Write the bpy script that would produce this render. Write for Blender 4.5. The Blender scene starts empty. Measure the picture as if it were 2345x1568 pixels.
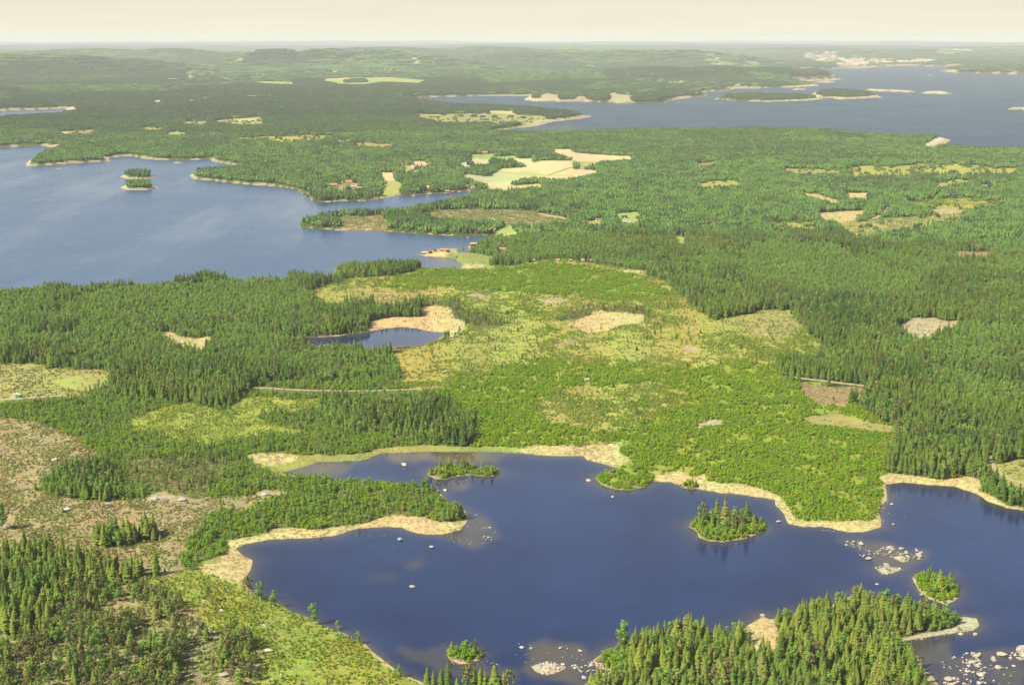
import bpy, math, random
import numpy as np
from mathutils import Vector

R = math.radians
rng = np.random.default_rng(7)
random.seed(7)
scn = bpy.context.scene

# ------------------------------------------------------------------ camera, sky, sun, exposure
CAM_H = 320.0                       # metres above the water
PITCH = math.atan(699 / 3257)
cam_data = bpy.data.cameras.new('camera')
cam_data.sensor_width = 36.0
cam_data.lens = 50.0
cam_data.clip_start = 1.0
cam_data.clip_end = 200000.0
cam = bpy.data.objects.new('camera', cam_data)
scn.collection.objects.link(cam)
cam.location = (0, 0, CAM_H)
cam.rotation_euler = (math.pi / 2 - PITCH, 0, 0)
scn.camera = cam

SUN_EL = R(44)
SUN_AZ = math.atan2(-0.857, -0.515)     # from the left, a little behind the camera
sun_dir = Vector((math.sin(SUN_AZ) * math.cos(SUN_EL), math.cos(SUN_AZ) * math.cos(SUN_EL), math.sin(SUN_EL)))

world = bpy.data.worlds.new('World')
scn.world = world
world.use_nodes = True
wt = world.node_tree
wt.nodes.clear()


def wn(kind, **kw):
    n = wt.nodes.new(kind)
    for k, v in kw.items():
        setattr(n, k, v)
    return n


w_out = wn('ShaderNodeOutputWorld')
w_bg = wn('ShaderNodeBackground')
w_sky = wn('ShaderNodeTexSky', sky_type='NISHITA')
w_sky.sun_disc = False
w_sky.sun_elevation = SUN_EL
w_sky.sun_rotation = SUN_AZ % (2 * math.pi)
w_sky.air_density = 1.0
w_sky.dust_density = 2.0
w_sky.ozone_density = 1.0
w_bg.inputs['Strength'].default_value = 0.085
# a thin high veil of cirrus: the lower one looks, the longer the path through it
w_tc = wn('ShaderNodeTexCoord')
w_sep = wn('ShaderNodeSeparateXYZ')
wt.links.new(w_tc.outputs['Generated'], w_sep.inputs[0])
w_abs = wn('ShaderNodeMath', operation='ABSOLUTE')
wt.links.new(w_sep.outputs['Z'], w_abs.inputs[0])
w_add = wn('ShaderNodeMath', operation='ADD')
w_add.inputs[1].default_value = 0.03
wt.links.new(w_abs.outputs[0], w_add.inputs[0])
w_div = wn('ShaderNodeMath', operation='DIVIDE')
w_div.inputs[0].default_value = -0.085
wt.links.new(w_add.outputs[0], w_div.inputs[1])
w_exp = wn('ShaderNodeMath', operation='EXPONENT')
wt.links.new(w_div.outputs[0], w_exp.inputs[0])
w_map = wn('ShaderNodeMapping')
w_map.inputs['Scale'].default_value = (5.0, 5.0, 90.0)
wt.links.new(w_tc.outputs['Generated'], w_map.inputs[0])
w_noi = wn('ShaderNodeTexNoise')
w_noi.inputs['Scale'].default_value = 1.6
w_noi.inputs['Detail'].default_value = 6.0
w_noi.inputs['Roughness'].default_value = 0.6
wt.links.new(w_map.outputs[0], w_noi.inputs['Vector'])
w_mr = wn('ShaderNodeMapRange')
w_mr.inputs['From Min'].default_value = 0.3
w_mr.inputs['From Max'].default_value = 0.7
w_mr.inputs['To Min'].default_value = 0.97
w_mr.inputs['To Max'].default_value = 1.03
wt.links.new(w_noi.outputs['Fac'], w_mr.inputs['Value'])
w_veil = wn('ShaderNodeMix', data_type='RGBA', blend_type='MULTIPLY')
w_veil.inputs[0].default_value = 1.0
w_veil.inputs[6].default_value = (5.25, 5.0, 3.98, 1)
wt.links.new(w_mr.outputs[0], w_veil.inputs[7])
w_mix = wn('ShaderNodeMix', data_type='RGBA')
wt.links.new(w_exp.outputs[0], w_mix.inputs[0])
wt.links.new(w_veil.outputs[2], w_mix.inputs[6])
wt.links.new(w_sky.outputs[0], w_mix.inputs[7])
wt.links.new(w_mix.outputs[2], w_bg.inputs['Color'])
wt.links.new(w_bg.outputs[0], w_out.inputs['Surface'])

sun_data = bpy.data.lights.new('sun', 'SUN')
sun_data.energy = 5.0
sun_data.angle = R(0.5)
sun_data.color = (1.0, 0.94, 0.80)
sun = bpy.data.objects.new('sun', sun_data)
scn.collection.objects.link(sun)
sun.rotation_euler = (-sun_dir).to_track_quat('-Z', 'Y').to_euler()

scn.view_settings.view_transform = 'Standard'
scn.view_settings.look = 'None'
scn.view_settings.gamma = 1.0
scn.view_settings.exposure = 1.12
scn.cycles.max_bounces = 6
scn.cycles.diffuse_bounces = 2
scn.cycles.glossy_bounces = 2
scn.cycles.transmission_bounces = 3
scn.cycles.transparent_max_bounces = 6
scn.cycles.volume_bounces = 0
scn.cycles.use_denoising = True

# ------------------------------------------------------------------ measuring: photo survey points to ground
F = 3257.0
CP, SP = math.cos(PITCH), math.sin(PITCH)


def ground(px, py, z=0.0):
    px = np.asarray(px, float); py = np.asarray(py, float)
    dx = (px - 1172.5) / F
    dy = -(py - 784.0) / F
    dirz = -SP + dy * CP
    t = (CAM_H - z) / -dirz
    return dx * t, (CP + dy * SP) * t


def project(x, y, z=0.0):
    x = np.asarray(x, float); y = np.asarray(y, float)
    zz = z - CAM_H
    depth = y * CP - zz * SP
    up = y * SP + zz * CP
    return 1172.5 + F * x / depth, 784.0 - F * up / depth


CROPS = {'D': (0, 0, 1.0, 0)}
for ci, x0 in enumerate((0, 1350, 2696)):
    for ri, y0 in enumerate((0, 900, 1800)):
        CROPS['%d%d' % (ci, ri)] = (x0, y0, 0.57251 / 1.668, 1)
CROPS['v1'] = (1640, 860, 0.57251 / 4.1875, 1)
CROPS['v2'] = (1250, 560, 0.57251 / 3.908, 1)
CROPS['v3'] = (1800, 560, 0.57251 / 2.931, 1)
CROPS['v4'] = (3150, 180, 0.57251 / 2.931, 1)
CROPS['v6'] = (600, 270, 0.57251 / 2.6056, 1)
CROPS['v7'] = (3500, 2350, 0.57251 / 3.9346, 1)
CROPS['v8'] = (2200, 2350, 0.57251 / 3.908, 1)


def D(k, pts):
    x0, y0, s, a = CROPS[k]
    p = np.array(pts, float)
    return p * s + np.array([x0, y0]) * (0.57251 if a else 0)


def J(*segs):
    """Join several stretches of outline, each (crop, points)."""
    return np.vstack([D(k, p) for k, p in segs])


def inside(poly, px, py):
    """even-odd test with a bounding-box prefilter"""
    out = np.zeros(px.shape, bool)
    x0, y0 = poly.min(0); x1, y1 = poly.max(0)
    m = (px >= x0) & (px <= x1) & (py >= y0) & (py <= y1)
    idx = np.nonzero(m.ravel())[0]
    if idx.size == 0:
        return out
    qx = px.ravel()[idx]; qy = py.ravel()[idx]
    c = np.zeros(idx.size, bool)
    n = len(poly)
    for i in range(n):
        ax, ay = poly[i]; bx, by = poly[(i + 1) % n]
        if ay == by:
            continue
        t = ((ay > qy) != (by > qy)) & (qx < (bx - ax) * (qy - ay) / (by - ay) + ax)
        c ^= t
    o = out.ravel(); o[idx] = c
    return o.reshape(px.shape)


# value noise -------------------------------------------------------
_tab = np.random.default_rng(11).random((256, 256))


def vnoise(x, y):
    xi = np.floor(x).astype(np.int64); yi = np.floor(y).astype(np.int64)
    fx = x - xi; fy = y - yi
    fx = fx * fx * (3 - 2 * fx); fy = fy * fy * (3 - 2 * fy)
    a = _tab[xi & 255, yi & 255]; b = _tab[(xi + 1) & 255, yi & 255]
    c = _tab[xi & 255, (yi + 1) & 255]; d = _tab[(xi + 1) & 255, (yi + 1) & 255]
    return (a * (1 - fx) + b * fx) * (1 - fy) + (c * (1 - fx) + d * fx) * fy


def fbm(x, y, oct=4, seed=0.0):
    s = 0; a = 0.5; t = 0
    for i in range(oct):
        s = s + a * vnoise(x + seed + 17.3 * i, y - seed * 1.7 + 9.1 * i)
        t += a; a *= 0.5; x = x * 2.03; y = y * 2.03
    return s / t


def sstep(a, b, v):
    t = np.clip((v - a) / (b - a), 0, 1)
    return t * t * (3 - 2 * t)


# ------------------------------------------------------------------ outlines of water and islands (survey)
LAKE = J(
    ('02', [(1880, 150), (2000, 122), (2110, 80), (2338, 72)]),
    ('12', [(180, 65), (290, 22), (620, 10), (1000, 14), (1220, 20), (1480, 42), (1640, 36), (1665, 65), (1790, 95),
            (1870, 128), (1790, 155), (1720, 185), (1755, 228), (1850, 265), (1960, 265), (2060, 238), (2100, 208),
            (2210, 210), (2290, 235)]),
    ('22', [(40, 245), (110, 250), (190, 265), (300, 285), (420, 290), (540, 310), (680, 330), (680, 365), (740, 420),
            (770, 490), (860, 510), (1000, 510), (1150, 545), (1260, 545), (1390, 515), (1390, 460), (1370, 400),
            (1430, 330), (1420, 230), (1530, 215), (1700, 230), (1870, 240), (2020, 290), (2110, 345), (2230, 385),
            (2338, 405), (2900, 520), (3600, 900), (3900, 2400), (1900, 2400), (1860, 1680), (1760, 1568), (1720, 1500),
            (1640, 1440), (1660, 1390), (1545, 1345), (1500, 1285), (1600, 1258), (1750, 1235), (1900, 1212), (1990, 1200),
            (2030, 1165), (2010, 1120), (1940, 1110), (1880, 1120), (1780, 1090), (1640, 1085), (1480, 1050), (1300, 1000),
            (1200, 965), (1100, 1010), (1000, 1060), (880, 1070), (760, 1110), (640, 1130), (590, 1105), (490, 1170),
            (440, 1215), (300, 1240), (230, 1225), (40, 1190)]),
    ('12', [(2200, 1210), (2080, 1250), (1980, 1290), (1880, 1300), (1780, 1350), (1700, 1400), (1730, 1450), (1820, 1470),
            (1740, 1510), (1650, 1560), (1620, 1700), (1560, 2400), (1320, 2400), (1260, 1720), (1190, 1625), (900, 1600), (650, 1605), (570, 1548),
            (480, 1512), (420, 1490), (360, 1440), (300, 1390), (230, 1340), (180, 1290), (30, 1225)]),
    ('02', [(2338, 1240), (2260, 1208), (2150, 1165), (2040, 1105), (1950, 1075), (1860, 1022), (1770, 990), (1690, 960),
            (1630, 880), (1670, 785), (1682, 735), (1600, 690), (1565, 655), (1640, 625), (1800, 594), (2000, 590),
            (2230, 570), (2338, 535)]),
    ('12', [(130, 520), (250, 515), (340, 510), (430, 517), (500, 545), (600, 565), (700, 560), (820, 530), (855, 490),
            (875, 440), (850, 400), (770, 370), (700, 320), (690, 270), (650, 262), (560, 240), (400, 225), (200, 215), (0, 205)]),
    ('02', [(2200, 195), (2000, 170)]),
)
POND = J(('01', [(1930, 756)]), ('11', [(0, 742), (80, 727), (200, 712), (340, 687), (420, 682), (520, 688), (620, 712),
         (730, 716), (700, 745), (640, 775), (560, 805), (400, 812), (260, 830), (120, 815), (40, 800)]),
         ('01', [(2110, 812), (2030, 792), (1960, 775)]))
BAY = J(
    ('00', [(-1500, 975), (0, 985), (120, 980), (290, 975), (385, 990), (300, 1020), (200, 1065), (165, 1095), (165, 1108), (240, 1108), (400, 1097),
            (560, 1087), (740, 1076), (715, 1056), (850, 1042), (930, 1052), (1010, 1067), (1240, 1072), (1400, 1064),
            (1425, 1078), (1580, 1108), (1560, 1135), (1400, 1150), (1290, 1158), (1255, 1172), (1290, 1198), (1430, 1207), (1600, 1227),
            (1850, 1247), (2005, 1272), (1985, 1282), (2080, 1300), (2015, 1312), (2070, 1320), (2080, 1347), (2200, 1349)]),
    ('10', [(0, 1342), (200, 1342), (280, 1327), (400, 1307), (600, 1297), (760, 1287), (900, 1274), (1080, 1268), (1100, 1276),
            (950, 1300), (800, 1335), (700, 1365), (600, 1390), (480, 1412), (300, 1428), (0, 1436)]),
    ('00', [(2150, 1460), (2030, 1475), (2000, 1495), (2010, 1512), (2060, 1522), (2200, 1532)]),
    ('11', [(0, 36), (160, 36), (320, 42), (480, 52), (620, 64), (760, 71), (940, 72), (1080, 66), (1150, 78), (1120, 98), (1010, 108),
            (950, 120), (945, 135), (870, 140), (880, 170), (870, 188), (780, 186), (800, 160), (700, 158), (600, 172),
            (530, 205), (620, 214), (720, 216), (790, 224), (830, 262), (820, 300), (745, 292), (560, 285), (300, 278), (0, 282)]),
    ('01', [(2200, 380), (2000, 350), (1905, 348), (1900, 385), (1560, 395), (1380, 350), (1290, 352), (1280, 385),
            (1000, 425), (800, 435), (300, 442), (0, 462), (-1500, 500)]),
)
TARN = D('00', [(-900, 760), (0, 741), (150, 737), (440, 727), (450, 741), (500, 750), (350, 776), (160, 792), (0, 800), (-900, 815)])
SEA = J(
    ('10', [(430, 656), (700, 649), (1000, 641), (1280, 641), (1240, 669), (1300, 676), (1600, 681), (1900, 689),
            (2100, 693), (2180, 691), (2205, 672), (2335, 656)]),
    ('20', [(150, 650), (230, 638), (190, 616), (300, 611), (385, 601), (400, 592), (560, 593), (640, 588), (740, 588),
            (860, 582), (980, 572), (900, 560), (860, 545), (1000, 536), (1100, 528), (1000, 520), (1075, 512), (1060, 495), (980, 482), (700, 475),
            (380, 471), (600, 467), (850, 462), (1080, 457), (1280, 455), (1480, 441), (1700, 443), (2000, 447),
            (1900, 460), (1770, 474), (1900, 491), (1960, 491), (2335, 501), (4200, 520), (4200, 1060), (2335, 1018), (2000, 1004),
            (1800, 998), (1725, 992), (1800, 962), (1838, 940), (1830, 928), (1770, 922), (1500, 925), (1200, 902), (900, 877), (500, 877), (0, 882)]),
    ('10', [(1960, 882), (1660, 895), (1300, 900), (1080, 893), (1050, 886), (1150, 861), (1300, 846), (1450, 812), (1640, 792), (1698, 778),
            (1640, 774), (1500, 757), (1300, 735), (900, 720), (720, 705), (560, 682)]),
)
WATERS = [LAKE, POND, BAY, TARN, SEA]
ISLANDS = [
    D('22', [(95, 510), (150, 545), (160, 580), (240, 610), (320, 612), (380, 602), (480, 587), (570, 552), (630, 522),
             (600, 490), (540, 462), (400, 445), (220, 445), (110, 480)]),                       # 0 wooded lake island
    D('12', [(590, 160), (640, 190), (700, 195), (800, 172), (900, 167), (1020, 178), (1080, 162), (1090, 145),
             (1050, 122), (900, 112), (760, 112), (700, 112), (640, 130)]),                      # 1 island by the inlet
    D('22', [(1590, 850), (1640, 825), (1760, 845), (1880, 890), (1900, 955), (1880, 990), (1820, 1030), (1700, 990), (1640, 940)]),  # 2
    D('12', [(730, 1360), (790, 1335), (930, 1340), (980, 1360), (960, 1392), (885, 1422), (800, 1424), (750, 1395)]),  # 3
    D('22', [(35, 240), (70, 256), (120, 263), (165, 247), (160, 225), (100, 214), (60, 220)]),  # 4
    D('00', [(795, 1180), (850, 1197), (980, 1196), (1040, 1184), (1030, 1170), (900, 1162), (820, 1168)]),   # 5
    D('00', [(795, 1254), (850, 1270), (980, 1268), (1052, 1256), (1030, 1238), (900, 1234), (820, 1240)]),   # 6
    D('20', [(260, 662), (300, 652), (500, 640), (880, 648), (1015, 664), (900, 673), (640, 683), (400, 676)]),   # 7
    D('20', [(905, 640), (930, 618), (1200, 612), (1350, 632), (1392, 652), (1250, 660), (1100, 667), (1060, 657), (950, 655)]),  # 8
    D('20', [(1240, 601), (1350, 602), (1620, 614), (1600, 620), (1360, 612)]),
    D('20', [(1640, 618), (1800, 618), (1872, 626), (1800, 631), (1660, 626)]),
    D('20', [(2230, 725), (2340, 729), (2500, 733), (2500, 739), (2240, 732)]),
    D('20', [(820, 544), (900, 538), (1125, 528), (1110, 534), (900, 545)]),
    D('20', [(940, 551), (1080, 546), (1085, 552), (950, 556)]),
    D('20', [(780, 596), (890, 597), (880, 602), (790, 601)]),
    D('00', [(1130, 1082), (1200, 1080), (1245, 1086), (1160, 1091)]),
    D('00', [(370, 1124), (460, 1119), (462, 1124), (380, 1130)]),
    D('12', [(1290, 1440), (1350, 1425), (1440, 1418), (1530, 1445), (1480, 1480), (1400, 1500), (1320, 1470)]),   # 17 boulder bar
    D('22', [(1345, 790), (1420, 765), (1520, 795), (1440, 825), (1390, 830)]),                                    # 18 boulder bar
    D('22', [(1440, 710), (1530, 700), (1570, 735), (1530, 748), (1470, 725)]),                                    # 19
    D('11', [(540, 203), (620, 210), (760, 214), (800, 178), (800, 160), (700, 158), (600, 172)]),                 # 20 boathouse spit
]
wpoly = [np.column_stack(ground(p[:, 0], p[:, 1])) for p in WATERS]
ipoly = [np.column_stack(ground(p[:, 0], p[:, 1])) for p in ISLANDS]

# ------------------------------------------------------------------ terrain sheet
py_rows = np.concatenate([np.arange(1790, 300, -2.3), np.arange(300, 160, -1.0), np.arange(160, 101.0, -0.62)])
px_cols = np.arange(-310, 2660, 3.2)
GPX, GPY = np.meshgrid(px_cols, py_rows)
GX, GY = ground(GPX, GPY)
GD = np.hypot(GX, GY)


def shore_distance(X, Y, warp=True):
    """signed metres to the shore, positive on land"""
    d = np.hypot(X, Y)
    px, py = project(X, Y)
    land = np.ones(X.shape, bool)
    for p in WATERS:
        land &= ~inside(p, px, py)
    for p in ISLANDS:
        land |= inside(p, px, py)
    best = np.full(X.shape, 400.0).ravel()
    xf, yf = X.ravel(), Y.ravel()
    for poly in wpoly + ipoly:
        n = len(poly)
        far = poly[:, 1].min() > 6000
        lim = 400.0
        m0 = np.nonzero((xf > poly[:, 0].min() - lim) & (xf < poly[:, 0].max() + lim) & (yf > poly[:, 1].min() - lim) & (yf < poly[:, 1].max() + lim))[0]
        mx, my = xf[m0], yf[m0]
        for i in range(n):
            ax, ay = poly[i]; bx, by = poly[(i + 1) % n]
            lim = 160.0 if not far else 400.0
            s = np.nonzero((mx > min(ax, bx) - lim) & (mx < max(ax, bx) + lim) & (my > min(ay, by) - lim) & (my < max(ay, by) + lim))[0]
            if s.size == 0:
                continue
            qx, qy = mx[s], my[s]
            L2 = (bx - ax) ** 2 + (by - ay) ** 2 + 1e-9
            t = np.clip(((qx - ax) * (bx - ax) + (qy - ay) * (by - ay)) / L2, 0, 1)
            dd = np.hypot(qx - ax - t * (bx - ax), qy - ay - t * (by - ay))
            k = m0[s]
            best[k] = np.minimum(best[k], dd)
    sd = best.reshape(X.shape) * np.where(land, 1, -1)
    if warp:
        k = np.clip(d / 900.0, 0.7, 6.0)
        sd = sd + k * (2.6 * (fbm(X / (14 * k), Y / (22 * k), 3, 3.0) - 0.5) + 1.2 * (vnoise(X / (3.5 * k), Y / (5 * k)) - 0.5))
    return sd


GS = shore_distance(GX, GY)

# far hills: (photo x, distance, crest height, half width across, half depth)
HILLS = [
    (40, 12000, 150, 900, 900), (150, 12300, 148, 800, 900), (300, 12300, 112, 700, 800), (420, 12000, 62, 500, 600),
    (230, 18500, 150, 1300, 1500), (400, 18500, 152, 1000, 1500), (60, 18000, 120, 1200, 1300), (520, 17500, 120, 700, 900),
    (640, 14800, 168, 480, 800), (760, 15000, 172, 520, 900), (880, 15000, 160, 480, 900), (980, 14200, 125, 420, 800), (1060, 13500, 85, 400, 700),
    (900, 20500, 158, 1500, 1400), (1120, 21000, 160, 1400, 1500), (1000, 30000, 150, 4000, 2000),
    (1290, 17500, 142, 1300, 1200), (1440, 17000, 150, 1000, 1100), (1560, 16800, 152, 800, 1000), (1650, 16500, 105, 600, 900),
    (1500, 11300, 84, 620, 700), (1640, 11200, 92, 500, 600), (1760, 11200, 86, 380, 550), (1850, 11300, 70, 240, 420),
    (1380, 11800, 55, 500, 600), (1190, 11500, 40, 500, 500),
    (2060, 22500, 110, 2200, 1500), (1850, 25000, 130, 2400, 1600), (2250, 24000, 105, 1500, 1500), (2300, 15500, 30, 700, 500),
    (1350, 8350, 20, 330, 160), (1480, 8300, 16, 200, 140), (1280, 8400, 16, 160, 120),
    (1990, 9350, 26, 200, 130), (1800, 9000, 12, 330, 120), (1880, 13600, 34, 300, 300), (2090, 14300, 30, 260, 250),
]


def height(X, Y, S):
    d = np.hypot(X, Y)
    hb = np.interp(d, [1000, 2500, 5000, 9000, 16000], [0, 1.5, 5, 8, 14])
    bank = hb * sstep(0, 10 + hb * 4, S) + 1.7 * (1 - np.exp(-np.maximum(S, 0) / 16.0)) + 0.05 * np.minimum(np.maximum(S, 0), 5.0)
    amp = np.interp(d, [600, 1500, 2500, 5000, 9000, 14000, 25000, 66000], [1.6, 2.5, 7, 20, 30, 60, 120, 150])
    L = np.interp(d, [600, 2500, 6000, 15000, 60000], [70, 260, 700, 1800, 6000])
    n = fbm(X / L, Y / (L * 0.8), 4, 5.0)
    z = bank + amp * np.maximum(n - 0.36, 0) * 1.6 * sstep(4, 200, S + 30 * (d > 5000))
    # the rocky pine knoll in the foreground
    kx, ky = ground(330, 1500)
    z = z + 4.0 * np.exp(-(((X - kx) / 70) ** 2 + ((Y - ky) / 55) ** 2)) * sstep(2, 40, S)
    for hx, hd, hh, hw, hdp in HILLS:
        tx = (hx - 1172.5) / F
        cx, cy = tx * hd, hd
        hh = hh * (1.1 if hd > 11000 and hh > 100 else 1.0)
        m = np.exp(-(((X - cx) / hw) ** 2 + ((Y - cy) / hdp) ** 2))
        z = np.maximum(z, hh * m * (0.88 + 0.24 * n) * sstep(0, 120, S)) if hh > 0 else z
    far = sstep(24000, 32000, d)
    ridge = fbm(X / 5200, Y / 3000, 4, 21.0)
    crest = 320.0 - d * np.interp(d, [24000, 36000, 50000, 66000], [20.5, 15.5, 11.0, 8.0]) / F
    z = np.where(far > 0, np.maximum(z * (1 - far), crest * far * np.clip(0.35 + 1.5 * (ridge - 0.3), 0.15, 1.08)), z)
    zu = -np.minimum(0.12 * np.maximum(-S, 0), 4.0) - 0.02
    return np.where(S > 0, np.maximum(z, 0.02), zu)


GZ = height(GX, GY, GS)


def sample(grid, px, py):
    """bilinear look-up of a terrain grid at survey coordinates"""
    u = np.clip((px - px_cols[0]) / 3.2, 0, len(px_cols) - 1.001)
    v = np.interp(-py, -py_rows, np.arange(len(py_rows)))
    v = np.clip(v, 0, len(py_rows) - 1.001)
    i = u.astype(int); j = v.astype(int); fu = u - i; fv = v - j
    return (grid[j, i] * (1 - fu) + grid[j, i + 1] * fu) * (1 - fv) + (grid[j + 1, i] * (1 - fu) + grid[j + 1, i + 1] * fu) * fv


# ------------------------------------------------------------------ land cover (what grows where)
# kind: ground colour, speckle
KINDS = ['forest', 'spruce', 'birch', 'young', 'shrub', 'lush', 'heath', 'pineland', 'field', 'greenfield', 'cream', 'reed', 'brown',
         'bog', 'cut', 'rock', 'islet', 'marsh', 'sand', 'stony', 'town', 'forestdark', 'scrub', 'village', 'fern', 'stubble', 'tallspruce', 'leafy']
KID = {k: i for i, k in enumerate(KINDS)}
GCOL = {
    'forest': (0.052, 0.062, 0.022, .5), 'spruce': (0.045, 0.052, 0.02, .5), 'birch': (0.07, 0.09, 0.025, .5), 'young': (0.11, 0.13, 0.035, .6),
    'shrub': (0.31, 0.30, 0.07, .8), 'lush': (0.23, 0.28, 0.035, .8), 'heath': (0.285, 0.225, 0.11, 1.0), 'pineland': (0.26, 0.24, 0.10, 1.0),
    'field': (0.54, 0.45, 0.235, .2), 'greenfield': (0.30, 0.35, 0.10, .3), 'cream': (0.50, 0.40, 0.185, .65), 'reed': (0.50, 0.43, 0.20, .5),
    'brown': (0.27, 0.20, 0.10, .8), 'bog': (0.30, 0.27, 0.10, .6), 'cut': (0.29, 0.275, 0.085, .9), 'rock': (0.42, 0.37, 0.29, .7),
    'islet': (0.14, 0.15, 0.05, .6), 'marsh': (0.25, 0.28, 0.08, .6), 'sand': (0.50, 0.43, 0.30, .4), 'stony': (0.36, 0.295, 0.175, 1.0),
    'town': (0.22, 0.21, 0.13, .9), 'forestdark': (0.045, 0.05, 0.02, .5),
    'tallspruce': (0.06, 0.07, 0.025, .6), 'leafy': (0.12, 0.14, 0.045, .6), 'stubble': (0.43, 0.405, 0.20, .25), 'fern': (0.25, 0.28, 0.045, .9), 'scrub': (0.15, 0.145, 0.05, .9), 'village': (0.17, 0.20, 0.07, .8),
}
Z = []      # (kind, outline) ; later ones lie on top


def zone(kind, *segs):
    Z.append((KID[kind], J(*segs)))


# underlying young growth round the near lake
zone('young', ('D', [(-300, 900), (300, 900), (740, 880), (1100, 900), (1150, 1040), (900, 1060), (1100, 1180), (500, 1350), (400, 1250), (-300, 1250)]))
zone('lush', ('D', [(1000, 860), (1800, 840), (2080, 1000), (2060, 1220), (1800, 1230), (1400, 1130), (1050, 1040)]))
zone('fern', ('D', [(380, 1240), (480, 1290), (1000, 1568), (1100, 1900), (300, 1900), (200, 1400)]))
# woods
zone('spruce', ('D', [(1480, 600), (1640, 745), (1720, 718), (1815, 714), (1890, 805), (1770, 840), (1800, 880), (1990, 890), (2000, 930), (2060, 990),
                      (2010, 1090), (2250, 1090), (2345, 1165), (2700, 1200), (2700, 560), (2000, 640), (1750, 560)]))
zone('birch', ('21', [(380, 260), (900, 200), (1500, 330), (1700, 440), (1400, 520), (900, 500), (500, 420)]))
zone('spruce', ('01', [(-300, 470), (800, 440), (900, 600), (900, 900), (1500, 900), (1700, 1010), (1650, 1170), (1480, 1240), (1200, 1200), (800, 1150),
                       (720, 1110), (830, 1000), (0, 930), (-300, 900)]))
zone('birch', ('01', [(800, 450), (1900, 400), (2100, 520), (1900, 640), (1300, 690), (900, 600)]))
zone('spruce', ('01', [(1960, 355), (2335, 300), (2335, 380), (2080, 395)]), )
zone('spruce', ('11', [(0, 282), (300, 278), (745, 296), (720, 345), (0, 365)]))
zone('forestdark', ('10', [(-2200, 600), (0, 590), (600, 575), (1280, 655), (2300, 690), (1500, 760), (1000, 860), (0, 930), (-2200, 900)]))
zone('birch', ('20', [(-1200, 1180), (600, 1130), (1400, 1090), (2600, 1130), (2600, 1568), (-1200, 1560)]))
zone('spruce', ('20', [(540, 1340), (1100, 1340), (1150, 1380), (600, 1390)]))
zone('spruce', ('20', [(1000, 1230), (1500, 1190), (2300, 1200), (2300, 1260), (1300, 1290)]))
zone('spruce', ('10', [(0, 1440), (700, 1370), (1480, 1330), (1500, 1420), (800, 1410), (0, 1450)]))
zone('birch', ('10', [(-900, 1050), (0, 1080), (800, 1100), (900, 1260), (0, 1330), (-900, 1230)]))
# the open young country in the middle
zone('shrub', ('D', [(715, 655), (860, 640), (1000, 612), (1140, 612), (1300, 600), (1450, 620), (1520, 650), (1640, 742), (1720, 720), (1812, 714), (1890, 805),
                     (1770, 838), (1800, 872), (1830, 940), (1850, 990), (2050, 1000), (1990, 1090), (2020, 1130), (2000, 1200), (1810, 1195), (1700, 1110),
                     (1500, 1090), (1430, 1030), (1100, 1022), (1090, 980), (1060, 940), (990, 905), (920, 880), (900, 810), (1030, 775), (1080, 735), (1040, 690), (870, 690)]))
zone('lush', ('11', [(1080, 960), (1500, 920), (2335, 980)]), ('21', [(0, 970), (640, 960), (820, 1090), (850, 1280), (900, 1350), (1100, 1380), (1480, 1440), (1400, 1600)]),
     ('22', [(1390, 200), (1400, 290), (1350, 460), (1150, 480), (880, 480), (790, 450), (720, 340), (590, 280), (300, 220), (0, 150)]),
     ('12', [(2240, 150), (1900, 80)]), ('11', [(1890, 1470), (1200, 1495), (900, 1490), (960, 1400), (880, 1320), (740, 1190), (700, 1120)]))
zone('shrub', ('11', [(1300, 1150), (1700, 1100), (2200, 1080), (2335, 1200), (2150, 1330), (1800, 1420), (1400, 1350), (1330, 1250)]))
zone('lush', ('11', [(560, 310), (1000, 330), (1500, 250), (1900, 340), (2300, 480), (1900, 520), (1400, 480), (1000, 440), (700, 440), (200, 430)]))
zone('cut', ('11', [(0, 440), (250, 430), (560, 480), (520, 540), (280, 540), (0, 500)]))
zone('shrub', ('01', [(2080, 430), (2335, 400), (2335, 520), (2120, 520)]))
zone('scrub', ('11', [(540, 500), (800, 520), (840, 620), (990, 620), (1200, 690), (950, 690), (770, 640), (740, 560), (600, 560)]))
# pond surroundings
zone('spruce', ('11', [(-60, 560), (220, 540), (290, 640), (200, 700), (0, 740), (-60, 740)]))
zone('scrub', ('11', [(80, 800), (420, 815), (700, 770), (740, 800), (420, 835), (200, 850)]))
zone('spruce', ('11', [(0, 830), (260, 860), (290, 940), (200, 1010), (0, 1020)]))
# band of young wood and dark spruce in front of the lake
zone('young', ('01', [(1700, 1080), (2335, 1060)]), ('11', [(440, 1030), (480, 1095), (0, 1110)]), ('01', [(1700, 1105)]))
zone('young', ('01', [(0, 1200), (300, 1170), (720, 1120), (1400, 1240), (850, 1290), (820, 1400), (1300, 1568), (1500, 1700), (700, 1568), (400, 1400), (0, 1350)]))
zone('fern', ('01', [(850, 1300), (1220, 1200), (1480, 1250), (1700, 1160), (2160, 1200), (2300, 1370), (1800, 1480), (1200, 1460), (850, 1390)]))
zone('young', ('01', [(1700, 1300), (2335, 1250), (2335, 1568), (1500, 1600), (1300, 1480)]), ('11', [(0, 1400), (900, 1480), (560, 1500), (200, 1540)]))
zone('spruce', ('11', [(-100, 1230), (150, 1160), (600, 1190), (760, 1240), (890, 1340), (945, 1430), (900, 1478), (560, 1470), (280, 1380), (0, 1370), (-100, 1330)]))
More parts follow.
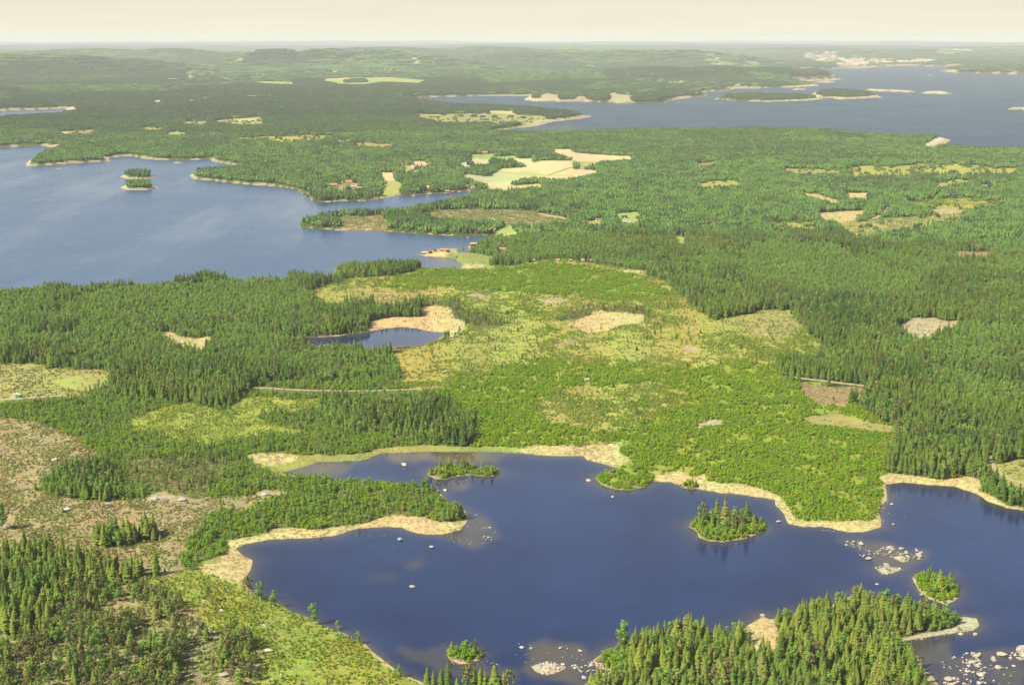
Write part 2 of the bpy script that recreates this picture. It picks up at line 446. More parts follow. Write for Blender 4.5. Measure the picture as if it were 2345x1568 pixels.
# left: stony cut and heath
zone('cut', ('01', [(-400, 930), (0, 935), (200, 960), (700, 985), (800, 1000), (800, 1050), (560, 1140), (300, 1165), (0, 1200), (-400, 1200)]))
zone('greenfield', ('01', [(340, 1060), (560, 1010), (760, 1020), (780, 1060), (560, 1130), (430, 1110)]))
zone('heath', ('02', [(-400, -260), (0, -200), (250, -170), (450, -90), (700, 60), (350, 180), (250, 300), (700, 350), (950, 320), (1400, 310), (1700, 290), (1920, 280),
                      (1750, 380), (1500, 420), (1350, 500), (1250, 590), (1170, 740), (1220, 830), (950, 850), (600, 900), (0, 760), (-400, 760)]))
zone('young', ('02', [(1290, 570), (1330, 520), (1480, 440), (1750, 380), (1920, 280), (1480, 300), (1420, 200), (1640, 115), (1900, 190), (2338, 190)]),
     ('12', [(200, 210), (560, 235), (650, 262), (690, 300), (780, 375), (855, 440), (790, 485), (680, 490), (560, 455), (420, 445), (300, 455), (150, 495), (0, 530)]),
     ('02', [(2150, 540), (1850, 530), (1720, 575), (1560, 610), (1480, 700), (1330, 790), (1210, 800), (1180, 720)]))
zone('stony', ('02', [(1000, 300), (1100, 290), (1200, 330), (1330, 345), (1300, 355), (1000, 360)]))
zone('stony', ('02', [(1690, 310), (1760, 275), (1850, 300), (1950, 290), (1900, 320), (1760, 340)]))
zone('spruce', ('02', [(280, 320), (350, 240), (500, 190), (740, 190), (770, 250), (900, 290), (950, 335), (760, 347), (620, 335), (400, 335)]))
zone('scrub', ('02', [(820, 120), (1000, 60), (1640, 60), (1640, 125), (1500, 200), (1400, 310), (1280, 345), (1120, 300), (860, 230)]))
zone('spruce', ('02', [(590, 610), (700, 580), (1000, 590), (1035, 625), (850, 645), (620, 655)]))
zone('pineland', ('02', [(400, 960), (700, 880), (900, 880), (1000, 950), (1170, 1030), (1320, 1150), (1490, 1270), (1750, 1400), (1740, 1568), (1800, 1800), (-400, 1900), (-400, 1250), (0, 1240), (330, 1300), (400, 1100)]))
zone('tallspruce', ('02', [(-300, 760), (0, 740), (280, 705), (560, 760), (850, 800), (920, 850), (780, 885), (640, 925), (450, 985), (400, 1100), (330, 1290), (150, 1310), (0, 1240), (-300, 1200)]))
zone('fern', ('02', [(1200, 810), (1330, 830), (1540, 900), (1640, 960), (1900, 1050), (2338, 1260)]),
     ('12', [(200, 1340), (230, 1420), (380, 1490), (520, 1548), (560, 1700), (0, 1800), (-200, 1400)]),
     ('02', [(2338, 1500), (1950, 1450), (1700, 1330), (1470, 1180), (1330, 1040), (1180, 920), (1080, 860)]))
zone('fern', ('02', [(1740, 1400), (1950, 1450), (2338, 1500)]), ('12', [(200, 1480), (300, 1700), (-700, 1900), (-520, 1500)]))
# the lower right point
zone('tallspruce', ('22', [(-350, 1190), (600, 1080), (1200, 940), (1700, 1040), (1900, 1100), (1900, 1200), (1600, 1270), (1520, 1290), (1560, 1400), (1640, 1568), (1800, 2000), (-900, 2100), (-700, 1560), (-500, 1480)]))
zone('leafy', ('12', [(1660, 1400), (1780, 1330), (1900, 1280), (2020, 1290), (1960, 1400), (1840, 1470), (1720, 1450)]))
zone('leafy', ('22', [(580, 1110), (720, 1080), (860, 1080), (820, 1160), (700, 1170), (690, 1140)]))
# pale belts of dry sedge along the shores
zone('reed', ('02', [(1330, 800), (1440, 740), (1510, 700), (1530, 620), (1620, 592), (1720, 575), (1800, 540), (1950, 525), (2150, 542), (2338, 508), (2338, 560),
                     (2000, 610), (1800, 610), (1620, 660), (1700, 730), (1700, 790), (1630, 900), (1540, 890), (1430, 860)]))
zone('marsh', ('02', [(1340, 770), (1420, 730), (1500, 700), (1480, 760), (1380, 785)]))
zone('reed', ('12', [(0, 535), (150, 497), (300, 457), (420, 447), (560, 457), (680, 492), (780, 490), (850, 460), (885, 400), (910, 440), (870, 510), (800, 560),
                     (650, 590), (480, 570), (400, 530), (200, 540), (0, 570)]))
zone('marsh', ('02', [(1640, 50), (1760, 35), (2020, 40), (2338, 40), (2338, 85), (2110, 95), (2000, 130), (1880, 155), (2050, 180), (1960, 200), (1850, 185), (1680, 115)]))
zone('reed', ('02', [(1640, 55), (1760, 36), (2010, 42), (1960, 85), (1800, 110), (1680, 110)]))
zone('marsh', ('12', [(0, 40), (180, 30), (260, 0), (560, -25), (900, -15), (1200, -10), (1240, 30), (1000, 30), (600, 25), (300, 40), (180, 80), (0, 85)]))
zone('reed', ('11', [(1200, 1505), (1300, 1475), (1480, 1485), (1650, 1488), (1700, 1474), (1890, 1478), (1880, 1530), (1960, 1580), (1900, 1600), (1700, 1620), (1600, 1560), (1300, 1545)]))
zone('reed', ('12', [(2090, 215), (2130, 180), (2250, 152), (2338, 165), (2338, 250), (2200, 230)]))
zone('reed', ('22', [(0, 155), (60, 162), (110, 190), (200, 168), (230, 217), (330, 228), (480, 238), (600, 282), (710, 312), (722, 345), (782, 400), (792, 460), (880, 482),
                     (1150, 482), (1280, 482), (1350, 462), (1380, 380), (1402, 290), (1392, 220), (1362, 197), (1420, 167), (1560, 177), (1800, 207), (1950, 187),
                     (2050, 222), (2130, 302), (2200, 347), (2338, 382), (2338, 430), (2000, 310), (1440, 250), (1440, 340), (1400, 480), (1400, 530), (1200, 570),
                     (800, 530), (720, 440), (660, 350), (400, 310), (0, 260)]))
zone('cream', ('22', [(1530, 1340), (1560, 1430), (1640, 1568), (1700, 1750), (1880, 1750), (1780, 1568), (1730, 1480), (1660, 1420), (1670, 1380)]))
zone('rock', ('22', [(1880, 1185), (1930, 1130), (2000, 1105), (2050, 1150), (2000, 1215)]))
zone('rock', ('22', [(1490, 1270), (1590, 1240), (1880, 1188), (1910, 1220), (1620, 1275), (1500, 1300)]))
zone('reed', ('22', [(480, 1185), (590, 1105), (640, 1120), (690, 1150), (690, 1330), (640, 1370), (500, 1360)]))
zone('rock', ('22', [(1150, 975), (1250, 960), (1250, 990), (1160, 1000)]))
zone('rock', ('12', [(1630, 1560), (1690, 1430), (1820, 1460), (1740, 1510)]))
zone('reed', ('12', [(180, 1300), (240, 1340), (310, 1390), (430, 1488), (575, 1548), (500, 1548), (380, 1480), (225, 1400)]))
for i, k in ((0, 'islet'), (1, 'islet'), (2, 'islet'), (3, 'islet'), (4, 'islet'), (5, 'spruce'), (6, 'birch'), (7, 'forestdark'), (8, 'forestdark')):
    Z.append((KID[k], ISLANDS[i]))
for i in list(range(9, 17)):
    Z.append((KID['sand'], ISLANDS[i]))
for i in (17, 18, 19):
    Z.append((KID['rock'], ISLANDS[i]))
Z.append((KID['reed'], ISLANDS[20]))
# bogs and clearings
zone('cream', ('11', [(200, 706), (210, 657), (350, 632), (560, 627), (552, 562), (640, 552), (750, 562), (772, 632), (860, 662), (840, 692), (760, 740), (700, 722), (620, 725), (520, 700), (340, 700), (200, 720)]))
zone('cream', ('11', [(1525, 682), (1600, 645), (1740, 585), (1900, 582), (2040, 612), (2040, 668), (1900, 688), (1760, 733), (1660, 733), (1580, 692)]))
zone('scrub', ('11', [(1700, 560), (1900, 550), (2080, 590), (2060, 640), (1960, 600), (1760, 580), (1620, 632), (1450, 650), (1440, 630)]))
zone('bog', ('11', [(1445, 822), (1560, 772), (1605, 792), (1480, 845)]))
zone('cream', ('01', [(1060, 732), (1130, 727), (1200, 764), (1320, 775), (1440, 755), (1380, 805), (1365, 862), (1300, 832), (1240, 812), (1180, 832), (1160, 785)]))
zone('cream', ('11', [(1895, 318), (2060, 322), (2050, 342), (1920, 342)]))
zone('stony', ('21', [(1470, 705), (1590, 632), (1740, 637), (1840, 664), (1900, 645), (1890, 672), (1810, 712), (1650, 767), (1580, 742)]))
zone('brown', ('21', [(830, 1062), (1000, 1092), (1260, 1097), (1310, 1180), (1180, 1182), (1150, 1240), (1060, 1222), (950, 1212), (870, 1152)]))
zone('bog', ('21', [(850, 1298), (1100, 1272), (1250, 1322), (1480, 1362), (1500, 1402), (1350, 1402), (1080, 1362), (900, 1352)]))
zone('cut', ('21', [(340, 668), (480, 644), (690, 585), (780, 600), (850, 690), (800, 760), (640, 780), (480, 720)]))
zone('stony', ('21', [(50, 832), (130, 826), (190, 858), (70, 862)]))
zone('brown', ('21', [(1850, 187), (2100, 192), (2110, 212), (1900, 208)]))
zone('greenfield', ('21', [(0, 92), (75, 97), (70, 135), (20, 135)]))
zone('cut', ('21', [(1050, 0), (1350, 10), (1340, 70), (1180, 75)]))
zone('stony', ('21', [(150, 1345), (280, 1310), (350, 1335), (300, 1355), (160, 1368)]))
zone('stony', ('11', [(1320, 515), (1480, 500), (1540, 520), (1400, 545)]))
zone('stony', ('11', [(880, 480), (950, 470), (1000, 495), (900, 500)]))
zone('shrub', ('11', [(400, 870), (900, 840), (1100, 900), (1000, 1000), (600, 1020), (420, 940)]))
zone('cut', ('22', [(2110, 70), (2200, 110), (2420, 80), (2420, 320), (2250, 320), (2200, 250), (2140, 200)]))
zone('spruce', ('22', [(2060, 250), (2110, 235), (2200, 310), (2270, 325), (2500, 330), (2500, 410), (2338, 374), (2200, 342)]))
# marsh at the boathouses
zone('marsh', ('11', [(780, 186), (880, 190), (1060, 230), (1000, 292), (880, 312), (820, 300), (830, 262), (790, 222), (700, 216)]))
zone('cream', ('11', [(820, 275), (900, 265), (1000, 280), (940, 305), (830, 305)]))
zone('reed', ('11', [(1060, 62), (1230, 68), (1240, 88), (1150, 100), (1120, 78)]))
zone('heath', ('20', [(1180, 1540), (1350, 1500), (1480, 1510), (1400, 1560)]))
zone('cut', ('20', [(1720, 1240), (1980, 1225), (2000, 1245), (1760, 1262)]))
zone('shrub', ('20', [(620, 1500), (900, 1490), (960, 1530), (700, 1550)]))
zone('shrub', ('20', [(100, 1240), (420, 1215), (460, 1245), (180, 1270)]))
zone('shrub', ('20', [(1500, 1355), (2000, 1340), (2250, 1380), (1800, 1400)]))
zone('cut', ('00', [(1180, 830), (1380, 815), (1400, 835), (1220, 846)]))
zone('shrub', ('00', [(900, 870), (1080, 860), (1100, 880), (930, 890)]))
zone('shrub', ('00', [(1500, 940), (2100, 930), (2300, 950), (1800, 965)]))
zone('shrub', ('10', [(0, 965), (90, 950), (90, 975), (0, 985)]))
# farmland
zone('field', ('10', [(270, 1162), (370, 1164), (400, 1182), (385, 1217), (300, 1222)]))
zone('greenfield', ('10', [(300, 1222), (390, 1217), (440, 1240), (400, 1290), (400, 1308), (280, 1326), (290, 1280)]))
zone('greenfield', ('10', [(880, 1047), (1060, 1037), (1040, 1067), (890, 1072)]))
zone('field', ('10', [(850, 1072), (1030, 1077), (1020, 1105), (860, 1108)]))
zone('field', ('10', [(1160, 1070), (1310, 1072), (1310, 1090), (1190, 1097)]))
zone('greenfield', ('10', [(1050, 1060), (1200, 1050), (1200, 1066), (1050, 1074)]))
zone('field', ('10', [(1340, 1087), (1578, 1085), (1588, 1142), (1760, 1152), (1650, 1182), (1540, 1197), (1410, 1197), (1300, 1192), (1100, 1232), (980, 1232), (820, 1182), (870, 1174),
                      (1000, 1192), (1050, 1162), (1080, 1137), (1220, 1132)]))
zone('stubble', ('10', [(820, 1182), (870, 1174), (1000, 1192), (1050, 1162), (1330, 1150), (1410, 1197), (1300, 1192), (1100, 1232), (980, 1232)]))
zone('field', ('10', [(1430, 1007), (1570, 1012), (1580, 1032), (1980, 1062), (1970, 1080), (1590, 1090), (1572, 1062), (1470, 1042)]))
zone('greenfield', ('10', [(1592, 1090), (1750, 1092), (1700, 1106), (1600, 1120)]))
zone('greenfield', ('10', [(1340, 998), (1440, 1000), (1430, 1006), (1360, 1006)]))
zone('cream', ('10', [(1000, 1262), (1370, 1237), (1370, 1252), (1100, 1276)]))
zone('field', ('10', [(480, 1092), (600, 1090), (600, 1112), (500, 1116)]))
zone('greenfield', ('10', [(430, 1120), (500, 1115), (480, 1160), (430, 1155)]))
zone('bog', ('10', [(90, 985), (170, 970), (380, 982), (370, 990), (120, 994)]))
zone('heath', ('10', [(520, 1432), (800, 1412), (1300, 1408), (1500, 1450), (1560, 1485), (1300, 1500), (1100, 1482), (900, 1462), (620, 1455)]))
zone('heath', ('10', [(0, 1450), (330, 1450), (360, 1500), (250, 1510), (0, 1490)]))
zone('greenfield', ('10', [(1640, 1490), (1760, 1480), (1770, 1500), (1640, 1505)]))
zone('greenfield', ('11', [(1050, 40), (1200, 0), (1195, 60), (1060, 64)]))
zone('greenfield', ('v3', [(1910, 900), (2240, 880), (2280, 940), (2200, 985), (1960, 985)]))
# far land
zone('birch', ('D', [(430, 172), (600, 165), (900, 158), (1000, 186), (720, 192), (450, 190)]))
zone('birch', ('D', [(1080, 176), (1300, 172), (1420, 190), (1120, 196)]))
zone('birch', ('D', [(0, 205), (350, 200), (420, 215), (100, 222)]))
zone('bog', ('10', [(480, 782), (1000, 772), (1400, 792), (1300, 826), (700, 836)]))
zone('cream', ('10', [(1000, 757), (1200, 757), (1190, 774), (1010, 774)]))
zone('bog', ('00', [(1400, 817), (1750, 802), (1770, 850), (1620, 855)]))
zone('cream', ('00', [(1560, 816), (1700, 816), (1700, 830), (1590, 830)]))
zone('greenfield', ('00', [(1110, 900), (1180, 892), (1260, 900), (1200, 912), (1110, 910)]))
zone('bog', ('00', [(385, 900), (470, 893), (640, 880), (645, 905), (470, 912)]))
zone('cream', ('00', [(385, 900), (470, 895), (440, 914), (390, 912)]))
zone('greenfield', ('10', [(0, 547), (100, 542), (340, 537), (600, 552), (550, 574), (300, 570), (190, 588), (0, 588)]))
zone('greenfield', ('00', [(2140, 560), (2335, 545), (2335, 588), (2200, 575)]))
zone('forestdark', ('10', [(50, 565), (180, 556), (190, 572), (60, 578)]))
zone('greenfield', ('v6', [(1040, 185), (1500, 195), (1520, 215), (1340, 218), (1200, 205)]))
zone('greenfield', ('v6', [(520, 155), (870, 152), (870, 172), (700, 170)]))
zone('cream', ('v6', [(150, 137), (300, 138), (300, 148), (160, 147)]))
zone('cream', ('v6', [(0, 372), (100, 355), (150, 370), (60, 385)]))
zone('cream', ('v6', [(380, 362), (480, 352), (490, 364), (390, 372)]))
zone('cut', ('v6', [(480, 345), (700, 312), (700, 325), (500, 358)]))
zone('cut', ('v6', [(920, 312), (1280, 330), (1290, 345), (1000, 335)]))
zone('brown', ('v6', [(170, 226), (410, 226), (410, 236), (200, 236)]))
zone('cream', ('00', [(2160, 552), (2335, 545), (2335, 556), (2180, 560)]))
zone('stony', ('10', [(1340, 650), (1400, 638), (1480, 655), (1480, 676), (1330, 674)]))
zone('stony', ('10', [(1580, 665), (1650, 658), (1680, 678), (1590, 680)]))
zone('stony', ('10', [(1800, 640), (1850, 634), (1900, 650), (1980, 660), (1980, 684), (1810, 682)]))
zone('stony', ('10', [(290, 440), (330, 410), (390, 400), (370, 440)]))
zone('stony', ('10', [(410, 410), (430, 412), (560, 480), (520, 480)]))
zone('stony', ('10', [(550, 440), (600, 445), (665, 472), (640, 476)]))
zone('brown', ('00', [(1560, 460), (1600, 446), (1640, 450), (1620, 470)]))
zone('brown', ('20', [(130, 1112), (290, 1097), (280, 1118), (140, 1126)]))
zone('cream', ('20', [(820, 1302), (960, 1312), (1130, 1362), (1050, 1366), (880, 1322)]))
zone('cream', ('20', [(1130, 1297), (1310, 1302), (1300, 1326), (1140, 1326)]))
zone('cream', ('20', [(935, 1442), (1200, 1418), (1290, 1412), (1180, 1472), (980, 1472)]))
zone('cut', ('20', [(690, 1144), (900, 1138), (1130, 1148), (1120, 1165), (800, 1170)]))
zone('shrub', ('20', [(1130, 1130), (1700, 1110), (2300, 1150), (2300, 1190), (1700, 1180), (1200, 1180)]))
zone('cut', ('20', [(1150, 1500), (1400, 1470), (1950, 1430), (1950, 1470), (1500, 1540), (1200, 1568)]))
zone('sand', ('20', [(1650, 985), (1690, 962), (1780, 916), (1845, 926), (1845, 945), (1725, 998)]))
zone('sand', ('20', [(490, 958), (540, 956), (540, 968), (500, 970)]))
zone('stony', ('20', [(2040, 1258), (2150, 1262), (2150, 1270), (2040, 1270)]))
zone('stony', ('20', [(1730, 1320), (1780, 1315), (1780, 1335), (1735, 1338)]))
zone('stony', ('20', [(1700, 1415), (1860, 1410), (1950, 1440), (1750, 1440)]))
for kk_, pts in (('v6', [(360, 100), (480, 90), (670, 95), (660, 130), (900, 140), (1200, 110), (1210, 160), (900, 172), (370, 166)]),
                 ('v6', [(1440, 85), (1690, 70), (1680, 115), (1470, 122)]), ('v6', [(1880, 78), (2020, 85), (2020, 115), (1890, 110)]),
                 ('10', [(180, 485), (440, 487), (440, 516), (190, 518)]), ('10', [(1620, 457), (1735, 457), (1730, 473), (1630, 473)]),
                 ('10', [(1980, 553), (2340, 555), (2340, 578), (1990, 578)]), ('20', [(0, 562), (580, 574), (580, 592), (0, 584)]),
                 ('20', [(100, 418), (340, 448), (570, 446), (570, 464), (300, 463)]),
                 ('v2', [(240, 690), (420, 640), (640, 630), (820, 760), (800, 800), (300, 790)]),
                 ('v2', [(1540, 470), (1720, 470), (1720, 520), (1560, 525)]), ('v3', [(100, 270), (260, 275), (260, 330), (130, 325)])):
    zone('village', (kk_, pts))
# the far town and its suburbs
for pts in ([(170, 165), (230, 148), (600, 152), (620, 190), (300, 200)], [(340, 212), (560, 205), (560, 226), (360, 228)],
            [(590, 180), (860, 178), (930, 220), (920, 268), (580, 274), (640, 230)], [(950, 200), (1220, 185), (1240, 240), (960, 242)],
            [(1280, 225), (1480, 205), (1740, 212), (1740, 226), (1500, 222), (1380, 246), (1290, 246)],
            [(1700, 156), (1840, 150), (2150, 145), (2150, 158), (1850, 162)]):
    zone('town', ('v4', pts))


SOFT = {KID[k] for k in ('spruce', 'birch', 'young', 'shrub', 'lush', 'heath', 'pineland', 'cut', 'forest', 'scrub', 'fern', 'tallspruce', 'leafy')}
OPEN = {KID[k] for k in ('field', 'stubble', 'greenfield', 'cream', 'sand', 'stony', 'brown', 'bog', 'town', 'village')}
WOODED = [KID[k] for k in ('forest', 'spruce', 'birch', 'forestdark')]


def cover(X, Y, px, py, S, jitter=True):
    """land-cover kind at ground points"""
    d = np.hypot(X, Y)
    n = fbm(X / 130, Y / 170, 3, 31.0)
    n2 = fbm(X / 420, Y / 650, 3, 47.0)
    k = np.where(n * 0.5 + n2 * 0.5 > 0.52, KID['birch'], KID['forest'])
    k = np.where(n * 0.45 + n2 * 0.55 < 0.46, KID['spruce'], k)
    k = np.where((d > 5200) & (fbm(X / 800, Y / 1500, 3, 77.0) < 0.5), KID['forestdark'], k)
    wx = (fbm(X / 9, Y / 14, 2, 61.0) - 0.5) * 9000 / np.maximum(d, 500)
    wy = (fbm(X / 9, Y / 14, 2, 83.0) - 0.5) * 6000 / np.maximum(d, 500)
    sx = wx * .6 + (fbm(X / 30, Y / 40, 3, 161.0) - 0.5) * 52000 / np.maximum(d, 500)
    sy = wy * .6 + (fbm(X / 30, Y / 40, 3, 183.0) - 0.5) * 34000 / np.maximum(d, 500)
    if jitter:
        sx = sx + rng.normal(0, 4500, X.shape) / np.maximum(d, 500)
        sy = sy + rng.normal(0, 2600, X.shape) / np.maximum(d, 500)
    hp = 12.0 * F / np.maximum(d, 500) * sstep(1200, 1900, d)
    for kk, poly in Z:
        if kk in SOFT:
            m = inside(poly, px + sx, py + sy)
            if kk in (KID['heath'], KID['cut'], KID['shrub']):
                for t in (.4, .8):
                    m |= inside(poly, px + sx, py + sy - hp * t) & np.isin(k, WOODED)
            k = np.where(m, kk, k)
        elif kk in OPEN:
            # an opening in the wood reaches on towards the viewer, behind the crowns that hide its near side
            m = inside(poly, px + wx, py + wy)
            for t in (.3, .6, .85):
                m |= inside(poly, px + wx, py + wy - hp * t) & np.isin(k, WOODED)
            k = np.where(m, kk, k)
        else:
            k = np.where(inside(poly, px + wx, py + wy), kk, k)
    grove = (k == KID['spruce']) & (fbm(X / 42, Y / 70, 3, 201.0) * .6 + fbm(X / 160, Y / 260, 2, 211.0) * .4 > .53)
    return np.where(grove, KID['birch'], k)


GK = cover(GX, GY, GPX, GPY, GS, False)
# narrow pale margin of stones and dry sedge along every shore
near_w = np.clip(GD / 1000.0, 0.9, 9.0)
rim = np.interp(GD, [700, 1300, 2500, 5000, 9000, 16000], [2.4, 4, 8, 24, 46, 90])
edge = (GS < rim * np.clip(3.2 * fbm(GX / (22 * near_w), GY / (26 * near_w), 3, 15.0) - .75, .12, 2.2)) & (GS > -1.0)
edge &= (GK != KID['reed']) & (GK != KID['marsh'])
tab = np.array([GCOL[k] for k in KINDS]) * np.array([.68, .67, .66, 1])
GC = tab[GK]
GC[edge] = (0.29, 0.24, 0.145, .7)
under = GS < 0
GC[under] = (0.08, 0.07, 0.04, .6)
# soften the joins between covers a little
for _ in range(1):
    g = GC.copy()
    g[1:-1, 1:-1] = 0.5 * GC[1:-1, 1:-1] + 0.125 * (GC[:-2, 1:-1] + GC[2:, 1:-1] + GC[1:-1, :-2] + GC[1:-1, 2:])
    GC = g
# broad natural drift of colour
drift = fbm(GX / (30 * near_w), GY / (40 * near_w), 3, 91.0)
GC[..., 0] *= 0.78 + 0.44 * drift
GC[..., 1] *= 0.82 + 0.36 * fbm(GX / (24 * near_w), GY / (33 * near_w), 3, 19.0)

# ------------------------------------------------------------------ materials


class M:
    """tiny node-tree helper"""

    def __init__(self, name):
        self.m = bpy.data.materials.new(name)
        self.m.use_nodes = True
        self.t = self.m.node_tree
        self.t.nodes.clear()
        self.out = self.t.nodes.new('ShaderNodeOutputMaterial')

    def n(self, kind, ins=None, **kw):
        nd = self.t.nodes.new(kind)
        for a, b in kw.items():
            setattr(nd, a, b)
        for a, b in (ins or {}).items():
            if hasattr(b, 'is_linked') or isinstance(b, bpy.types.NodeSocket):
                self.t.links.new(b, nd.inputs[a])
            else:
                nd.inputs[a].default_value = b
        return nd

    def mix(self, fac, a, b, blend='MIX'):
        nd = self.n('ShaderNodeMix', data_type='RGBA', blend_type=blend)
        for i, v in ((0, fac), (6, a), (7, b)):
            if isinstance(v, bpy.types.NodeSocket):
                self.t.links.new(v, nd.inputs[i])
            else:
                nd.inputs[i].default_value = v if i == 0 else (tuple(v) + (1,))[:4]
        return nd.outputs[2]

    def math(self, op, a, b=0.0):
        nd = self.n('ShaderNodeMath', operation=op)
        for i, v in ((0, a), (1, b)):
            if isinstance(v, bpy.types.NodeSocket):
                self.t.links.new(v, nd.inputs[i])
            else:
                nd.inputs[i].default_value = v
        return nd.outputs[0]

    def rng(self, v, a, b, c, d):
        nd = self.n('ShaderNodeMapRange', {'Value': v, 'From Min': a, 'From Max': b, 'To Min': c, 'To Max': d})
        return nd.outputs[0]

    def noise(self, scale, detail=3.0, rough=0.5, vec=None):
        nd = self.n('ShaderNodeTexNoise', {'Scale': scale, 'Detail': detail, 'Roughness': rough})
        if vec is not None:
            self.t.links.new(vec, nd.inputs['Vector'])
        return nd.outputs['Fac']

    def done(self, shader):
        self.t.links.new(shader, self.out.inputs['Surface'])
        return self.m


def mat_ground():
    b = M('ground_cover')
    pos = b.n('ShaderNodeNewGeometry').outputs['Position']
    at = b.n('ShaderNodeVertexColor', layer_name='Col')
    n1 = b.noise(0.55, 4, 0.65, pos)
    n2 = b.noise(0.09, 4, 0.6, pos)
    s = b.math('ADD', b.math('MULTIPLY', b.math('SUBTRACT', n1, 0.5), 2.4), b.math('MULTIPLY', b.math('SUBTRACT', n2, 0.5), 1.6))
    f = b.math('ADD', b.math('MULTIPLY', s, b.math('MULTIPLY', at.outputs['Alpha'], 0.85)), 1.0)
    f = b.math('MAXIMUM', f, 0.35)
    c = b.n('ShaderNodeVectorMath', operation='SCALE')
    b.t.links.new(at.outputs['Color'], c.inputs[0])
    b.t.links.new(f, c.inputs['Scale'])
    # green moss and pale stones mixed into the speckled covers
    n3 = b.noise(0.23, 3, 0.6, pos)
    g = b.math('MULTIPLY', b.rng(n3, 0.54, 0.66, 0, 0.55), at.outputs['Alpha'])
    col = b.mix(g, c.outputs[0], (0.14, 0.18, 0.03))
    n4 = b.noise(0.9, 2, 0.5, pos)
    st = b.math('MULTIPLY', b.rng(n4, 0.61, 0.66, 0, 0.8), b.rng(at.outputs['Alpha'], 0.75, 1.0, 0, 1))
    col = b.mix(st, col, (0.34, 0.30, 0.24))
    bump = b.n('ShaderNodeBump', {'Height': n1, 'Strength': 0.6, 'Distance': 0.8})
    d = b.n('ShaderNodeBsdfDiffuse', {'Color': col, 'Normal': bump.outputs[0]})
    return b.done(d.outputs[0])


def mat_water():
    b = M('water')
    pos = b.n('ShaderNodeNewGeometry').outputs['Position']
    at = b.n('ShaderNodeAttribute', attribute_name='shoal').outputs['Fac']
    ch = b.n('ShaderNodeAttribute', attribute_name='chop').outputs['Fac']
    mp = b.n('ShaderNodeMapping', {'Vector': pos, 'Rotation': (0, 0, R(5)), 'Scale': (0.0055, 0.0007, 1)})
    lane = b.n('ShaderNodeTexNoise', {'Vector': mp.outputs[0], 'Scale': 1.0, 'Detail': 5.0, 'Roughness': 0.55}).outputs['Fac']
    lanes = b.math('MULTIPLY', b.math('MULTIPLY', b.rng(lane, 0.52, 0.68, 0, 1), ch), b.rng(ch, .6, 1, 1, .12))
    big = b.noise(0.004, 3, 0.5, pos)
    patch = b.math('ADD', b.math('MULTIPLY', big, .6), b.math('MULTIPLY', b.noise(0.017, 4, 0.6, pos), .4))
    ripple = b.rng(patch, 0.38, 0.62, 0, 1)
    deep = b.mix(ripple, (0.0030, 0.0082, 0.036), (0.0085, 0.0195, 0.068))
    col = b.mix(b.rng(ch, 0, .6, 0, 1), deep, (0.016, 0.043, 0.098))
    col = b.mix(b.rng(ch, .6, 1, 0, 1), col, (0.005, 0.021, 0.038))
    col = b.mix(at, col, (0.085, 0.068, 0.026))
    w1 = b.noise(0.7, 3, 0.6, pos)
    w2 = b.noise(0.16, 2, 0.5, pos)
    h = b.math('ADD', b.math('MULTIPLY', w1, 0.16), b.math('MULTIPLY', w2, 0.22))
    bump = b.n('ShaderNodeBump', {'Height': h, 'Strength': b.math('ADD', b.rng(ch, -.25, 0, 0.04, .26), b.math('MULTIPLY', ripple, .18)), 'Distance': 1.0})
    r = b.math('ADD', b.math('MULTIPLY', b.math('MAXIMUM', ch, -.25), 0.34), b.math('ADD', b.math('MULTIPLY', ripple, .05), .055))
    r = b.math('MAXIMUM', r, .02)
    r = b.math('SUBTRACT', r, b.math('MULTIPLY', lanes, 0.17))
    p = b.n('ShaderNodeBsdfPrincipled', {'Base Color': col, 'Roughness': r, 'IOR': 1.33, 'Normal': bump.outputs[0]})
    return b.done(p.outputs[0])


def mat_leaf(name, c1, c2, c3, transl=0.25, big=0.012, stand=0.45, each=0.6):
    """foliage that drifts between three natural tints from plant to plant and stand to stand"""
    b = M(name)
    oi = b.n('ShaderNodeObjectInfo')
    geo = b.n('ShaderNodeNewGeometry').outputs['Position']
    n = b.noise(big, 3, 0.6, oi.outputs['Location'])
    f = b.math('ADD', b.math('MULTIPLY', b.rng(n, 0.36, 0.64, 0, 1), stand), b.math('MULTIPLY', oi.outputs['Random'], each))
    f = b.math('MINIMUM', f, 1.0)
    col = b.mix(f, c1, c2)
    rare = b.rng(b.math('FRACT', b.math('MULTIPLY', oi.outputs['Random'], 7.31)), 0.80, 0.95, 0, 1)
    col = b.mix(b.math('MULTIPLY', rare, 0.8), col, c3)
    tex = b.noise(1.3, 2, 0.6, geo)
    col = b.mix(1.0, col, b.rng_color(tex), 'MULTIPLY') if hasattr(b, 'rng_color') else col
    sc = b.n('ShaderNodeVectorMath', operation='SCALE')
    b.t.links.new(col, sc.inputs[0])
    b.t.links.new(b.rng(tex, 0.3, 0.7, 0.72, 1.28), sc.inputs['Scale'])
    d = b.n('ShaderNodeBsdfDiffuse', {'Color': sc.outputs[0]})
    t = b.n('ShaderNodeBsdfTranslucent', {'Color': sc.outputs[0]})
    mx = b.n('ShaderNodeMixShader', {'Fac': transl})
    b.t.links.new(d.outputs[0], mx.inputs[1])
    b.t.links.new(t.outputs[0], mx.inputs[2])
    return b.done(mx.outputs[0])


